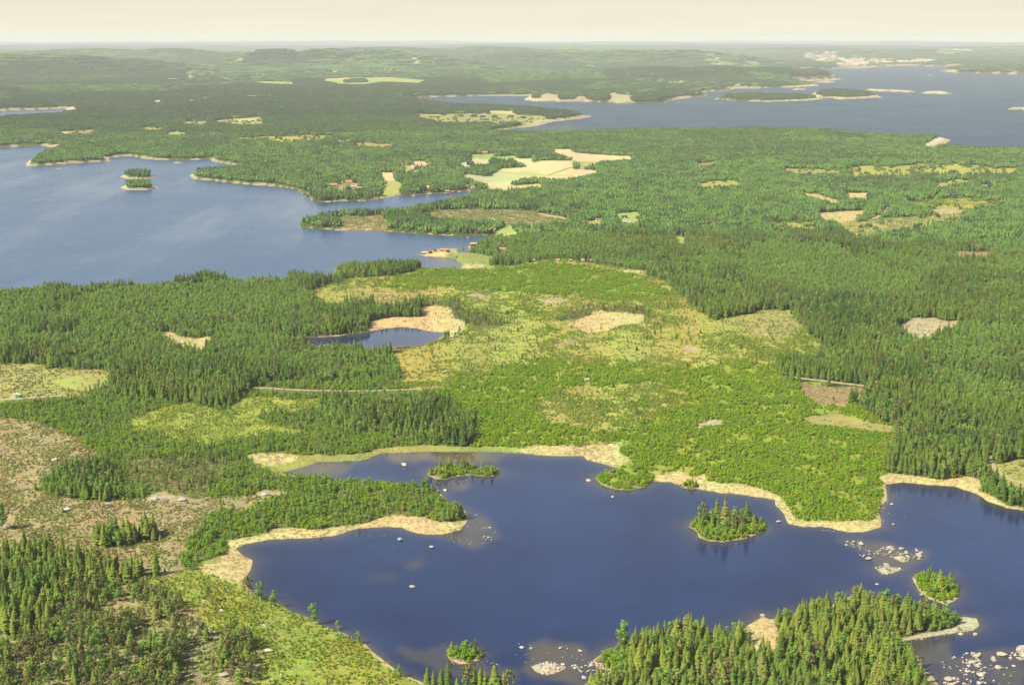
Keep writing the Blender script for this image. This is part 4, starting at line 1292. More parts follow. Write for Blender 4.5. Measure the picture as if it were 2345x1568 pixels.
def near_road(X, Y):
    m = np.zeros(X.shape, bool)
    for q, (k, pts, w, lab) in zip(road_px, ROADS):
        gx, gy = ground(q[:, 0], q[:, 1])
        s = np.nonzero((X > gx.min() - 10) & (X < gx.max() + 10) & (Y > gy.min() - 30) & (Y < gy.max() + 10))[0]
        if s.size == 0:
            continue
        dd = np.full(s.size, 1e9)
        for i in range(len(gx) - 1):
            ax, ay, bx, by = gx[i], gy[i], gx[i + 1], gy[i + 1]
            L2 = (bx - ax) ** 2 + (by - ay) ** 2 + 1e-9
            t = np.clip(((X[s] - ax) * (bx - ax) + (Y[s] - ay) * (by - ay)) / L2, 0, 1)
            ex = X[s] - ax - t * (bx - ax); ey = Y[s] - ay - t * (by - ay)
            # keep a wider strip clear on the camera's side so the road is not hidden by crowns
            ey = np.where(ey < 0, ey * 0.22, ey)
            dd = np.minimum(dd, np.hypot(ex, ey))
        m[s[dd < w * 0.5 + 1.6]] = True
    return m


# buildings: survey crop, x, y, length px in crop, wall, roof, turn, label
HOUSES = [
    ('v1', 240, 655, 95, 'redwall', 'greyroof', .1, 'long red boathouse with grey roof at the outer tip of the spit'),
    ('v1', 340, 642, 60, 'redwall', 'darkroof', .5, 'red boathouse with dark gable, second from the tip of the spit'),
    ('v1', 418, 618, 42, 'brown', 'darkroof', .4, 'small dark boathouse in the middle of the spit row'),
    ('v1', 525, 604, 68, 'redwall', 'tanroof', .2, 'faded red boathouse with tan roof on the spit'),
    ('v1', 630, 622, 66, 'redwall', 'darkroof', .9, 'dark red boathouse at the landward end of the spit row'),
    ('v1', 1055, 512, 105, 'redwall', 'tanroof', .35, 'lone boathouse with tan roof on the rocky point'),
    ('v1', 1735, 200, 105, 'palewall', 'darkroof', .0, 'dark roofed cottage above its pale lawn by the bay'),
    ('v1', 1390, 266, 75, 'wood', 'tanroof', .0, 'low grey cottage between trees on the bay shore'),
    ('v1', 1125, 300, 45, 'redwall', 'darkroof', .2, 'little red shed half hidden by shore trees'),
    ('v1', 1550, 592, 110, 'palewall', 'rust', .0, 'pale cottage with rusty roof in the birch wood'),
    ('v1', 1530, 352, 36, 'redwall', 'darkroof', .2, 'tiny red hut by the landing at the head of the bay'),
    ('v1', 2055, 170, 60, 'palewall', 'rust', .2, 'pinkish cottage at the wood edge right of the lawn'),
    ('11', 1305, 244, 34, 'yellow', 'tanroof', 0, 'leftmost cottage of the row at the edge of the young wood'),
    ('11', 1470, 242, 38, 'brown', 'tanroof', 0, 'brown cottage, second of the row at the wood edge'),
    ('11', 1556, 244, 34, 'wood', 'brick', 0, 'grey cottage, third of the row at the wood edge'),
    ('11', 1636, 243, 34, 'palewall', 'tanroof', 0, 'pale cottage, fourth of the row at the wood edge'),
    ('11', 1690, 245, 30, 'redwall', 'brick', .1, 'rightmost red cottage of the row at the wood edge'),
    ('11', 1525, 40, 34, 'palewall', 'rust', .1, 'pinkish house alone in dense green wood above the cottages'),
    ('11', 1663, 1045, 14, 'palewall', 'tanroof', .1, 'tiny pale hut among the shrubs in the middle'),
    ('21', 1340, 790, 22, 'palewall', 'tanroof', .2, 'small pale shed in the spruce wood left of the stony clearing'),
    ('v2', 330, 730, 115, 'rust', 'rust', .1, 'leftmost long orange house of the hamlet by the bay'),
    ('v2', 460, 768, 100, 'palewall', 'rust', .0, 'orange roofed house at the front of the hamlet'),
    ('v2', 580, 682, 115, 'rust', 'rust', -.1, 'orange house at the back of the hamlet'),
    ('v2', 660, 722, 100, 'palewall', 'rust', -.2, 'cream and orange house in the middle of the hamlet'),
    ('v2', 745, 772, 95, 'rust', 'rust', -.2, 'rightmost orange house of the hamlet by the bay'),
    ('v2', 450, 680, 50, 'palewall', 'tanroof', .0, 'small pale outbuilding among the orange houses'),
    ('v2', 1280, 540, 90, 'palewall', 'brick', .2, 'cream farmhouse with brown roof above the square field'),
    ('v2', 1830, 755, 85, 'yellow', 'yellow', .0, 'bright yellow house by the narrow bay'),
    ('v2', 1680, 300, 48, 'rust', 'rust', .1, 'small orange house high in the green wood'),
    ('v2', 1828, 385, 65, 'yellow', 'rust', .1, 'orange barn beside the small hillside field'),
    ('v2', 1898, 375, 38, 'palewall', 'tanroof', .1, 'little pale house right of the orange barn'),
    ('v2', 1602, 512, 58, 'white', 'greyroof', .0, 'white house below the small hillside field'),
    ('v2', 1682, 505, 52, 'rust', 'rust', .1, 'orange house next to the white one below the hillside field'),
    ('v2', 1400, 382, 52, 'palewall', 'rust', .0, 'pale house left of the small hillside field'),
    ('v2', 1470, 384, 42, 'palewall', 'tanroof', .2, 'pale shed at the corner of the small hillside field'),
    ('v2', 1635, 62, 52, 'palewall', 'rust', .0, 'pale house in the clearing far behind the hamlet'),
    ('v2', 2050, 54, 40, 'palewall', 'tanroof', .0, 'pale house at the back of the upper wood'),
    ('v2', 420, 22, 36, 'palewall', 'tanroof', .0, 'solitary pale house in the dark wood at upper left'),
    ('v2', 2140, 312, 40, 'palewall', 'rust', .1, 'small pale house between trees above the farm'),
    ('v2', 2178, 748, 55, 'brown', 'darkroof', .3, 'dark shed on the rocks of the narrow bay'),
    ('v2', 2105, 815, 62, 'redwall', 'tanroof', .1, 'red boathouse at the narrow bay, left of the pair'),
    ('v2', 2185, 822, 55, 'redwall', 'rust', .1, 'red boathouse at the narrow bay, right of the pair'),
    ('v2', 1492, 856, 34, 'redwall', 'darkroof', .2, 'tiny boathouse on the bay beach below the trees'),
    ('v3', 410, 165, 70, 'rust', 'rust', .15, 'large orange farmhouse at the top of the green field'),
    ('v3', 160, 302, 76, 'white', 'greyroof', .0, 'long white barn at the left end of the fields'),
    ('v3', 215, 322, 54, 'palewall', 'tanroof', .0, 'cream barn in front of the long white one'),
    ('v3', 42, 412, 34, 'white', 'tanroof', .2, 'white cottage at the lower left corner of the fields'),
    ('v3', 195, 548, 42, 'palewall', 'rust', .1, 'cream cottage among the birches by the narrow bay'),
    ('v3', 272, 562, 44, 'palewall', 'tanroof', .3, 'pale cottage right of the cream one by the narrow bay'),
    ('v3', 665, 262, 60, 'redwall', 'darkroof', .0, 'red barn amid trees in the middle of the fields'),
    ('v3', 530, 104, 32, 'rust', 'rust', .0, 'little orange house behind the large orange farmhouse'),
    ('v3', 1080, 634, 30, 'white', 'tanroof', .7, 'small white hut at the edge of the spruce wood'),
    ('v3', 1735, 948, 55, 'palewall', 'rust', .1, 'reddish cottage in the green wood by the sandy lane'),
    ('v3', 2045, 914, 72, 'brown', 'darkroof', .0, 'long dark house on the meadow in the green wood'),
    ('v3', 2215, 920, 70, 'redwall', 'darkroof', .2, 'dark red house at the right of the meadow'),
    ('v3', 2050, 974, 46, 'brown', 'greyroof', .0, 'grey roofed shed at the lower left of the meadow'),
    ('v3', 2120, 976, 46, 'white', 'greyroof', .1, 'white cottage at the lower middle of the meadow'),
    ('v3', 2190, 974, 46, 'palewall', 'rust', .1, 'pale cottage at the lower right of the meadow'),
]
house_pos = []
for k, x, y, L, wm, rm, turn, lab in HOUSES:
    gx, gy, gz = at(k, x, y)
    mpp = math.hypot(gy, CAM_H) / F * CROPS[k][2]
    house_pos.append((gx, gy, gz, L * mpp))
HP = np.array(house_pos)


def near_house(X, Y):
    m = np.zeros(X.shape, bool)
    for (gx, gy, gz, L), hrec in zip(house_pos, HOUSES):
        wood = hrec[0] == '11'
        ex = np.abs(X - gx) < L * 0.62 + 1
        ey = (Y - gy < L * .5) & (Y - gy > -((28 + gy * 0.018) * (.45 if wood else 1)))
        m |= ex & ey
    return m


def candidates(dmin, dmax, s):
    """jittered lattice over the ground seen from the air between two distances"""
    xs = np.arange(-0.395 * dmax, 0.395 * dmax, s); ys = np.arange(dmin * 0.9, dmax, s * 0.9)
    X, Y = np.meshgrid(xs, ys)
    X[1::2] += s / 2
    X = X.ravel(); Y = Y.ravel()
    X = X + rng.uniform(-.46, .46, X.size) * s; Y = Y + rng.uniform(-.46, .46, Y.size) * s
    d = np.hypot(X, Y)
    px, py = project(X, Y)
    k = (d >= dmin) & (d < dmax) & (px > -150) & (px < 2495) & (py < 1760)
    X, Y, px, py = X[k], Y[k], px[k], py[k]
    S = sample(GS, px, py)
    k = S > 1.2
    X, Y, px, py, S = X[k], Y[k], px[k], py[k], S[k]
    return X, Y, px, py, S, np.hypot(X, Y)


SPECIES = ['spruce', 'pine', 'birch']
pool = {s: [] for s in ('spruce', 'pine', 'birch', 'bush', 'sapling', 'heather', 'reed')}


def choose(mix, u):
    c = np.cumsum(mix, 1)
    return (u[:, None] > c / np.maximum(c[:, -1:], 1e-6)).sum(1).clip(0, mix.shape[1] - 1)


NEAR = 2300.0
# trees
X, Y, px, py, S, d = candidates(600, NEAR, 4.0)
K = cover(X, Y, px, py, S)
gap = fbm(X / 16, Y / 20, 2, 55.0)
dens = tdens[K] * np.where((K == KID['pineland']), np.clip((gap - .34) * 4.2, 0, 1.6), np.where(tdens[K] > .5, np.clip(.55 + (gap - .25) * 2.2, .25, 1.0), 1))
dens *= np.where((K == KID['reed']) | (K == KID['islet']), 1, sstep(1, 5, S))
ok = (rng.random(X.size) < dens) & ~near_road(X, Y) & ~near_house(X, Y)
for t in (5.0, 10.0):
    ok &= ~(inside(POND, px, py - t * F / d) & (rng.random(X.size) < .9))
X, Y, px, py, S, K, d = X[ok], Y[ok], px[ok], py[ok], S[ok], K[ok], d[ok]
# the wood stands back a little from the near side of the pond
mixp = tmix[K].copy()
edge_b = (S < 9) & (mixp.sum(1) > 0)
mixp[edge_b, 2] += .5                                        # leafy fringe along the water
sp = choose(mixp, rng.random(X.size))
h = th[K, 0] + (th[K, 1] - th[K, 0]) * rng.beta(1.5, 1.5, X.size)
h *= np.where(S < 7, .72, 1.0) * np.where((sp == 2) & (K != KID['young']), .86, 1) * (.86 + .28 * fbm(X / 45, Y / 60, 2, 41.0))
zz = sample(GZ, px, py)
for i, s in enumerate(SPECIES):
    m = sp == i
    pool[s].append(np.column_stack([X[m], Y[m], zz[m], h[m]]))
# undergrowth
X, Y, px, py, S, d = candidates(600, 1500, 2.05)
X2, Y2, px2, py2, S2, d2 = candidates(1500, 3000, 2.6)
big2 = np.concatenate([np.ones(X.size), np.full(X2.size, 1.1)])
X = np.concatenate([X, X2]); Y = np.concatenate([Y, Y2]); px = np.concatenate([px, px2]); py = np.concatenate([py, py2]); S = np.concatenate([S, S2]); d = np.concatenate([d, d2])
K = cover(X, Y, px, py, S)
gap = fbm(X / 11, Y / 14, 3, 25.0)
gap2 = fbm(X / 45, Y / 70, 2, 35.0)
dens = udens[K] * np.clip(.25 + (gap - .33) * 3.2, 0.05, 1.15)
dens = np.where(K == KID['shrub'], dens * np.clip((gap2 - .28) * 3.4, .15, 1.3), dens)
dens = np.where(K == KID['reed'], udens[K], dens)
ok = (rng.random(X.size) < dens) & ~near_road(X, Y) & ~near_house(X, Y)
X, Y, px, py, S, K, big2 = X[ok], Y[ok], px[ok], py[ok], S[ok], K[ok], big2[ok]
sp = choose(umix[K], rng.random(X.size))
h = (uh[K, 0] + (uh[K, 1] - uh[K, 0]) * rng.beta(1.8, 2.2, X.size)) * big2
h *= .75 + .5 * fbm(X / 30, Y / 40, 2, 66.0)
zz = sample(GZ, px, py)
for i, s in enumerate(('bush', 'sapling', 'heather', 'reed')):
    m = sp == i
    hh = h[m].copy()
    if s == 'heather':
        hh = np.minimum(hh, 1.5)
    pool[s].append(np.column_stack([X[m], Y[m], zz[m], hh]))

# single trees that stand out (species, crop, foot x, foot y, height px, label)
LONE = [
    ('pine', '02', 1655, 1000, 165, 'tall dark pine on the left shore at the end of the sedge beach'),
    ('birch', '02', 1735, 1005, 125, 'leafy tree right beside the tall shore pine'),
    ('birch', '02', 1822, 1045, 110, 'round leafy tree on the left lake shore, next after the pine'),
    ('birch', '02', 2092, 1160, 140, 'broad pale birch leaning over the left lake shore'),
    ('birch', '02', 2255, 1200, 66, 'small tree at the waterline below the broad pale birch'),
    ('pine', '02', 1395, 1010, 105, 'lone pine on the open slope above the sedge beach'),
    ('pine', '02', 1447, 1068, 82, 'low pine just below the lone one on the open slope'),
    ('pine', '02', 1565, 1240, 115, 'solitary pine casting a round shadow on the open slope'),
    ('spruce', '02', 1040, 832, 175, 'slender tall spruce at the edge of the brown heath'),
    ('spruce', '02', 1102, 826, 46, 'small dark spruce standing alone on the brown heath'),
    ('birch', '02', 15, 530, 185, 'big leafy tree at the left edge of the heath'),
    ('birch', '02', 975, 925, 85, 'pale green birch on the top of the pine knoll'),
    ('spruce', '02', 1185, 604, 46, 'stunted dark tree in the middle of the heath'),
    ('spruce', '02', 1070, 606, 52, 'small spruce just right of the heath copse'),
    ('birch', '12', 135, 1292, 85, 'small birch at the water on the lower left shore'),
    ('birch', '12', 417, 1512, 78, 'slim young birch on the pale beach at the bottom'),
    ('spruce', '11', 1395, -1400, 1, ''),
    ('birch', 'v1', 880, 632, 118, 'tall thin tree standing alone on the sandy spit'),
    ('spruce', '22', 345, 520, 210, 'tallest pointed spruce on the round wooded island'),
    ('spruce', '22', 485, 500, 175, 'dark spruce near the right end of the round wooded island'),
    ('spruce', '22', 285, 500, 195, 'grey topped spruce behind the crown of the round island'),
    ('pine', '22', 190, 510, 165, 'brown headed pine at the left of the round wooded island'),
    ('spruce', '22', 1775, 950, 165, 'dark pointed spruce on the bushy islet off the forest point'),
    ('spruce', '22', 120, 235, 62, 'thin spruce on the bushy rock by the pale sedge shore'),
    ('spruce', '01', 1400, 375, 78, 'tall dark tree at the sandy point of the bay'),
    ('birch', '01', 1500, 385, 85, 'broad tree right of the dark one at the sandy bay point'),
    ('birch', '12', 1905, 1335, 190, 'tall rounded leafy tree at the left tip of the forest point'),
]
for x, hpx in ((598, 190), (640, 165), (688, 185), (735, 225), (800, 120), (868, 195), (905, 205), (945, 190), (985, 170), (1045, 205), (1100, 160), (1140, 170)):
    LONE.append(('spruce' if x not in (868, 1140) else 'pine', '12', x, 1635, hpx, None))
LONE = [q for q in LONE if q[5] != '']

# ------------------------------------------------------------------ boulders (single stones and stony shallows)
BOULD = [   # crop, x, y, width px, label
    ('12', 958, 1362, 36, 'big square white boulder beside the bushy islet at the bottom'),
    ('12', 498, 913, 36, 'lone white boulder in the open water of the lake'),
    ('12', 447, 105, 48, 'long pale boulder in the shallow inlet'),
    ('12', 1675, 206, 34, 'pale boulder off the bushy spit on the far shore'),
    ('12', 1838, 314, 26, 'white boulder in the water below the bushy spit'),
    ('12', 628, 650, 36, 'flat pale boulder pair member off the sedge beach'),
    ('12', 420, 598, 40, 'clustered pale boulder off the sedge beach'),
    ('12', 1229, 1318, 32, 'white boulder at the head of the bottom boulder field'),
    ('12', 1291, 1325, 32, 'white boulder right of the leading one in the bottom boulder field'),
    ('12', 1488, 1322, 28, 'flat boulder in open water left of the forest point'),
    ('12', 1620, 1342, 30, 'boulder just off the leafy tip of the forest point'),
    ('12', 908, 30, 18, 'small boulder at the sedge edge of the inlet'),
    ('12', 720, 272, 34, 'pale boulder at the tip of the young wood peninsula'),
    ('22', 697, 480, 30, 'boulder between the round island and the sedge point'),
    ('22', 1452, 362, 22, 'boulder against the stony east shore of the sedge point'),
    ('22', 1462, 496, 24, 'boulder standing off the sedge point'),
    ('22', 1436, 655, 32, 'large boulder at the top of the mid lake shoal'),
    ('22', 1300, 727, 40, 'large boulder at the left of the mid lake shoal'),
    ('22', 1420, 770, 44, 'largest boulder on the lowest bar of the mid lake shoal'),
    ('22', 1640, 710, 44, 'boulder heap at the right end of the mid lake shoal'),
    ('22', 1250, 630, 38, 'boulder heap at the upper left of the mid lake shoal'),
    ('22', 1578, 1330, 42, 'rounded tan boulder in the sheltered cove at lower right'),
    ('22', 1914, 1230, 34, 'pale boulder left of the pair off the rocky tip'),
    ('22', 2008, 1232, 38, 'white boulder right of the pair off the rocky tip'),
    ('22', 2330, 1345, 130, 'huge flat pale rock at the right edge of the picture'),
    ('22', 2195, 1365, 70, 'wide pale rock left of the huge flat one'),
    ('22', 2020, 1378, 60, 'broad rock at the top of the lower right boulder field'),
    ('22', 2165, 1455, 52, 'white oval boulder in open water at lower right'),
    ('22', 2048, 1505, 48, 'tall pale boulder in the middle of the lower right field'),
    ('22', 1830, 1530, 60, 'heap of tan rock at the bottom of the lower right field'),
    ('22', 2268, 1442, 28, 'small pale boulder near the right edge'),
    ('22', 590, 1105, 38, 'grey boulder by the small sandy bay of the forest point'),
    ('22', 1655, 968, 30, 'tan boulder at the foot of the bushy islet'),
    ('22', 1355, 898, 28, 'pale rock just off the spruces of the forest point'),
    ('02', 446, 400, 46, 'biggest white boulder lying on the brown heath'),
    ('02', 718, 365, 46, 'pale boulder below the dark wood on the heath'),
    ('02', 60, 512, 62, 'grey boulder in the shade of the tree at the left edge'),
    ('02', 115, 1405, 44, 'bluish white boulder at the lower left corner'),
    ('02', 1795, 1340, 62, 'broad flat boulder on the green slope above the shore'),
    ('02', 1420, 1180, 28, 'white boulder on the open slope near the solitary pine'),
    ('02', 1768, 1172, 36, 'pale boulder among the bright shrubs of the slope'),
    ('02', 1480, 1075, 40, 'cluster of pale stone by the low pine'),
    ('02', 990, 1470, 90, 'rounded bare outcrop at the bottom of the pine knoll'),
    ('02', 590, 1165, 80, 'bare pale outcrop among the knoll pines'),
    ('02', 1680, 1460, 80, 'bare outcrop at the right foot of the pine knoll'),
    ('02', 1490, 1500, 70, 'bare outcrop at the bottom edge below the pines'),
    ('02', 1035, 330, 60, 'rock face under the wood on the heath, left of three'),
    ('02', 1095, 335, 60, 'rock face under the wood on the heath, middle of three'),
    ('02', 1215, 335, 70, 'rock face under the wood on the heath, right of three'),
    ('02', 1770, 300, 60, 'pale rock pile at the upper edge of the heath'),
    ('02', 365, 70, 44, 'pale rock heap at the top of the heath'),
    ('02', 1475, 480, 40, 'pale rock beside the young wood on the heath'),
    ('02', 100, 205, 24, 'small white boulder at the upper left of the heath'),
    ('02', 178, 282, 32, 'pair of pale stones left of the dark wood on the heath'),
    ('v1', 970, 388, 50, 'white boulder in the narrow water behind the boathouses'),
    ('21', 430, 1248, 20, 'pale boulder among bright shrubs at centre right'),
]
stone_pts = []     # x, y, z, size, group phrase index
STONE_FIELDS = [   # crop, outline, count, size range m, phrase
    ('12', [(640, 560), (760, 540), (850, 500), (900, 400), (960, 390), (960, 470), (1060, 530), (1060, 600), (960, 640), (780, 620), (680, 600)], 46, (.5, 2.0), 'small pale boulder in the water off the sedge tipped peninsula'),
    ('12', [(1290, 1440), (1350, 1415), (1440, 1405), (1540, 1445), (1480, 1485), (1400, 1505), (1310, 1475)], 60, (.7, 2.6), 'pale boulder on the bar at the bottom of the lake'),
    ('12', [(1560, 1440), (1700, 1400), (1830, 1460), (1760, 1520), (1640, 1530)], 60, (.7, 2.6), 'pale boulder piled at the left foot of the forest point'),
    ('12', [(1180, 1290), (1500, 1290), (1680, 1330), (1640, 1400), (1440, 1400), (1200, 1420)], 24, (.5, 1.7), 'scattered pale boulder in the shallows left of the forest point'),
    ('12', [(720, 1360), (790, 1400), (880, 1430), (1000, 1400), (1100, 1440), (900, 1480), (760, 1420)], 26, (.5, 1.5), 'small stone along the shore of the bottom islet'),
    ('12', [(620, 250), (720, 240), (720, 280), (640, 280)], 8, (.6, 1.8), 'stone at the shore below the inlet island'),
    ('12', [(740, 210), (900, 195), (880, 245), (780, 250)], 10, (.5, 1.8), 'flat stone in the shallows below the inlet island'),
    ('12', [(90, 560), (500, 560), (560, 640), (120, 660)], 10, (.4, 1.4), 'small stone in the water below the sedge beach'),
    ('22', [(1080, 610), (1230, 595), (1330, 640), (1300, 680), (1180, 650)], 34, (.6, 2.2), 'small boulder at the upper left of the mid lake shoal'),
    ('22', [(1300, 640), (1500, 640), (1660, 670), (1660, 730), (1560, 750), (1440, 730), (1340, 690)], 110, (.7, 2.8), 'pale boulder in the middle of the mid lake shoal'),
    ('22', [(1340, 780), (1440, 765), (1530, 800), (1430, 830), (1380, 830)], 56, (.7, 2.4), 'pale boulder on the lowest bar of the mid lake shoal'),
    ('22', [(1230, 700), (1340, 690), (1340, 740), (1240, 745)], 12, (.6, 2.0), 'boulder at the left of the mid lake shoal'),
    ('22', [(1900, 1360), (2050, 1350), (2070, 1400), (2030, 1440), (1930, 1420)], 60, (.7, 2.6), 'pale boulder at the top of the lower right boulder field'),
    ('22', [(1880, 1430), (2080, 1430), (2080, 1568), (1900, 1568)], 90, (.6, 2.6), 'pale boulder in the middle of the lower right boulder field'),
    ('22', [(2100, 1370), (2338, 1340), (2338, 1400), (2130, 1410)], 44, (.7, 2.8), 'pale boulder in the ridge of rocks at the right edge'),
    ('22', [(2090, 1410), (2300, 1420), (2250, 1568), (2100, 1568)], 22, (.5, 1.8), 'scattered boulder in open water at the lower right corner'),
    ('22', [(1780, 1390), (1880, 1380), (1870, 1460), (1790, 1450)], 10, (.6, 2.0), 'boulder in the dark cove at lower right'),
    ('22', [(1790, 1520), (1900, 1510), (1900, 1568), (1800, 1568)], 26, (.7, 2.2), 'tan stone at the bottom of the lower right field'),
    ('22', [(1600, 1245), (1900, 1190), (2030, 1150), (2020, 1200), (1900, 1222), (1620, 1270)], 70, (.5, 1.7), 'stone on the rocky rim of the forest point'),
    ('22', [(1500, 1270), (1560, 1260), (1640, 1390), (1560, 1360)], 18, (.5, 1.6), 'stone at the head of the lower right cove'),
    ('22', [(1580, 850), (1640, 820), (1680, 990), (1640, 980)], 16, (.5, 1.6), 'stone at the left rim of the bushy islet'),
    ('22', [(1340, 400), (1430, 330), (1440, 420), (1390, 520), (1340, 480)], 30, (.5, 1.6), 'stone on the east side of the sedge point'),
    ('22', [(960, 530), (1130, 535), (1100, 555), (980, 545)], 12, (.5, 1.6), 'stone in the water below the sedge point'),
    ('22', [(95, 510), (160, 585), (320, 618), (570, 560), (640, 525), (560, 545), (320, 605), (170, 570)], 34, (.4, 1.4), 'stone along the shore of the round wooded island'),
    ('22', [(1400, 420), (1560, 440), (1560, 480), (1410, 500)], 8, (.4, 1.1), 'small stone in the bay east of the sedge point'),
    ('12', [(590, 165), (700, 195), (900, 170), (1080, 165), (1090, 150), (900, 160), (700, 180)], 24, (.4, 1.4), 'stone along the shore of the inlet island'),
    ('12', [(1720, 185), (1760, 235), (1860, 270), (2060, 245), (2050, 230), (1860, 255), (1770, 215)], 30, (.4, 1.4), 'stone along the bushy spit on the far shore'),
    ('02', [(0, 60), (480, 40), (600, 0), (620, 20), (360, 180), (250, 280), (0, 300)], 60, (.5, 1.8), 'stone on the upper left part of the heath'),
    ('02', [(0, 300), (300, 320), (700, 350), (700, 430), (560, 520), (0, 560)], 60, (.5, 1.9), 'stone on the left part of the heath'),
    ('02', [(700, 350), (1000, 350), (1300, 480), (1240, 580), (1060, 540), (960, 440), (740, 430)], 46, (.5, 1.9), 'stone on the middle of the heath'),
    ('02', [(1690, 310), (1760, 280), (1950, 280), (1880, 330), (1740, 340)], 26, (.6, 2.2), 'stone in the rock pile at the upper edge of the heath'),
    ('02', [(1380, 520), (1490, 460), (1520, 490), (1400, 540)], 14, (.5, 1.8), 'stone beside the young wood on the heath'),
    ('02', [(1080, 880), (1220, 870), (1420, 1010), (1500, 1080), (1300, 1060), (1230, 960)], 46, (.5, 1.7), 'stone on the white stony strip above the sedge beach'),
    ('02', [(640, 920), (1000, 880), (1300, 1100), (1700, 1400), (1700, 1560), (900, 1560), (500, 1200)], 60, (.6, 2.2), 'stone among the pines of the knoll'),
    ('02', [(1500, 1150), (1850, 1180), (2100, 1400), (1900, 1568), (1720, 1500)], 40, (.5, 1.6), 'stone on the green slope above the lower left shore'),
    ('02', [(0, 1250), (260, 1320), (260, 1400), (120, 1560), (0, 1560)], 40, (.5, 1.8), 'stone in the lower left corner'),
    ('01', [(0, 940), (360, 980), (600, 1000), (300, 1060), (0, 1080)], 70, (.8, 2.4), 'stone in the stony clearing at far left'),
    ('01', [(180, 1430), (440, 1400), (460, 1500), (300, 1568), (0, 1568), (0, 1440)], 60, (.7, 2.2), 'stone on the heath below the young wood at left'),
    ('11', [(1350, 1150), (1700, 1110), (2150, 1130), (2100, 1250), (1700, 1400), (1420, 1320)], 90, (.7, 2.4), 'stone among the bright shrubs in the middle'),
    ('21', [(130, 1350), (350, 1310), (340, 1350), (160, 1370)], 40, (.8, 2.6), 'stone in the pale pile among the bright shrubs at right'),
    ('21', [(0, 1050), (600, 1100), (800, 1500), (200, 1560), (0, 1500)], 50, (.6, 2.0), 'stone scattered in the lush thicket at right'),
    ('21', [(1470, 705), (1590, 632), (1840, 664), (1810, 712), (1650, 767)], 90, (.8, 2.6), 'stone in the pale clearing of the dark forest'),
    ('21', [(440, 700), (780, 620), (800, 760), (560, 760)], 50, (.7, 2.2), 'stone in the felled corner of the dark forest'),
    ('21', [(850, 1090), (1260, 1110), (1290, 1180), (950, 1210)], 24, (.6, 1.8), 'stone in the reddish brown clearing'),
    ('11', [(420, 850), (1100, 820), (1100, 980), (500, 1000)], 60, (.7, 2.2), 'stone on the open ground below the pond'),
    ('11', [(900, 320), (1500, 330), (1500, 540), (1000, 540)], 60, (.8, 2.6), 'stone in the open country behind the pond'),
]
for fi, (k, poly, n, (s0, s1), lab) in enumerate(STONE_FIELDS):
    p = D(k, poly)
    x0, y0 = p.min(0); x1, y1 = p.max(0)
    got = 0; tries = 0
    while got < n and tries < 40:
        tries += 1
        qx = rng.uniform(x0, x1, n * 2); qy = rng.uniform(y0, y1, n * 2)
        # stones gather in drifts
        gx, gy = ground(qx, qy)
        m = inside(p, qx, qy) & (rng.random(n * 2) < np.clip((fbm(gx / 6, gy / 9, 2, 14.0) - .30) * 3, .1, 1))
        for a, b2 in zip(qx[m], qy[m]):
            if got >= n:
                break
            z = max(zat(a, b2), 0.0)
            gx, gy = ground(a, b2, z)
            s = s0 + (s1 - s0) * rng.beta(1.2, 3.0)
            stone_pts.append((float(gx), float(gy), z, s, fi))
            got += 1

# ------------------------------------------------------------------ individual trees, with trunk and crown
STANDS = [   # phrase for trees standing inside this survey outline
    (D('22', [(-200, 1150), (1500, 900), (2050, 1050), (1900, 1250), (1560, 1300), (1560, 1450), (200, 1450), (-200, 1450)]), 'in the spruce wood on the lower right point'),
    (D('12', [(1600, 1250), (2200, 1200), (2338, 1500), (1640, 1500)]), 'at the leafy tip of the lower right point'),
    (D('22', [(-700, 1440), (1800, 1440), (1900, 1900), (-700, 1900)]), 'at the bottom edge in the lower right wood'),
    (D('12', [(500, 1560), (1260, 1560), (1260, 1900), (500, 1900)]), 'in the row at the bottom edge of the lake'),
    (ISLANDS[0], 'on the round wooded island'), (ISLANDS[1], 'on the island by the inlet'), (ISLANDS[2], 'on the bushy islet off the right point'),
    (ISLANDS[3], 'on the tiny islet at the bottom'), (ISLANDS[4], 'on the small rock by the sedge shore'),
    (D('02', [(-400, 720), (930, 720), (930, 900), (450, 1000), (400, 1120), (330, 1300), (-400, 1300)]), 'in the dark wood at the lower left'),
    (D('02', [(560, 560), (1060, 560), (1060, 680), (560, 680)]), 'in the small copse on the heath'),
    (D('02', [(-400, 1240), (700, 1240), (700, 1900), (-400, 1900)]), 'in the lower left corner'),
    (D('02', [(380, 860), (1300, 860), (1900, 1400), (2000, 1900), (700, 1900), (700, 1240), (330, 1300)]), 'on the open pine knoll'),
    (D('02', [(1150, 380), (2600, 100), (2600, 600), (1150, 860)]), 'on the young wood peninsula'),
    (D('12', [(-100, 120), (900, 200), (900, 520), (-100, 560)]), 'on the young wood peninsula'),
    (D('02', [(200, 0), (1640, -40), (1640, 380), (200, 380)]), 'in the wood behind the heath'),
    (D('02', [(1100, 700), (2400, 1250), (2400, 1900), (1800, 1900)]), 'on the slope above the left shore'),
    (D('12', [(-200, 1200), (600, 1500), (600, 1900), (-900, 1900)]), 'on the slope above the left shore'),
    (D('22', [(2000, 100), (2700, 100), (2700, 450), (2000, 400)]), 'by the footpath at the right edge'),
    (D('D', [(1990, 900), (2500, 900), (2500, 1230), (1990, 1140)]), 'in the wood behind the right hand bay'),
    (D('12', [(1680, 60), (2338, 60), (2338, 280), (1680, 280)]), 'on the bushy spit of the far shore'),
    (D('D', [(1450, 950), (2060, 950), (2060, 1250), (1450, 1250)]), 'in the bright thicket behind the lake'),
]


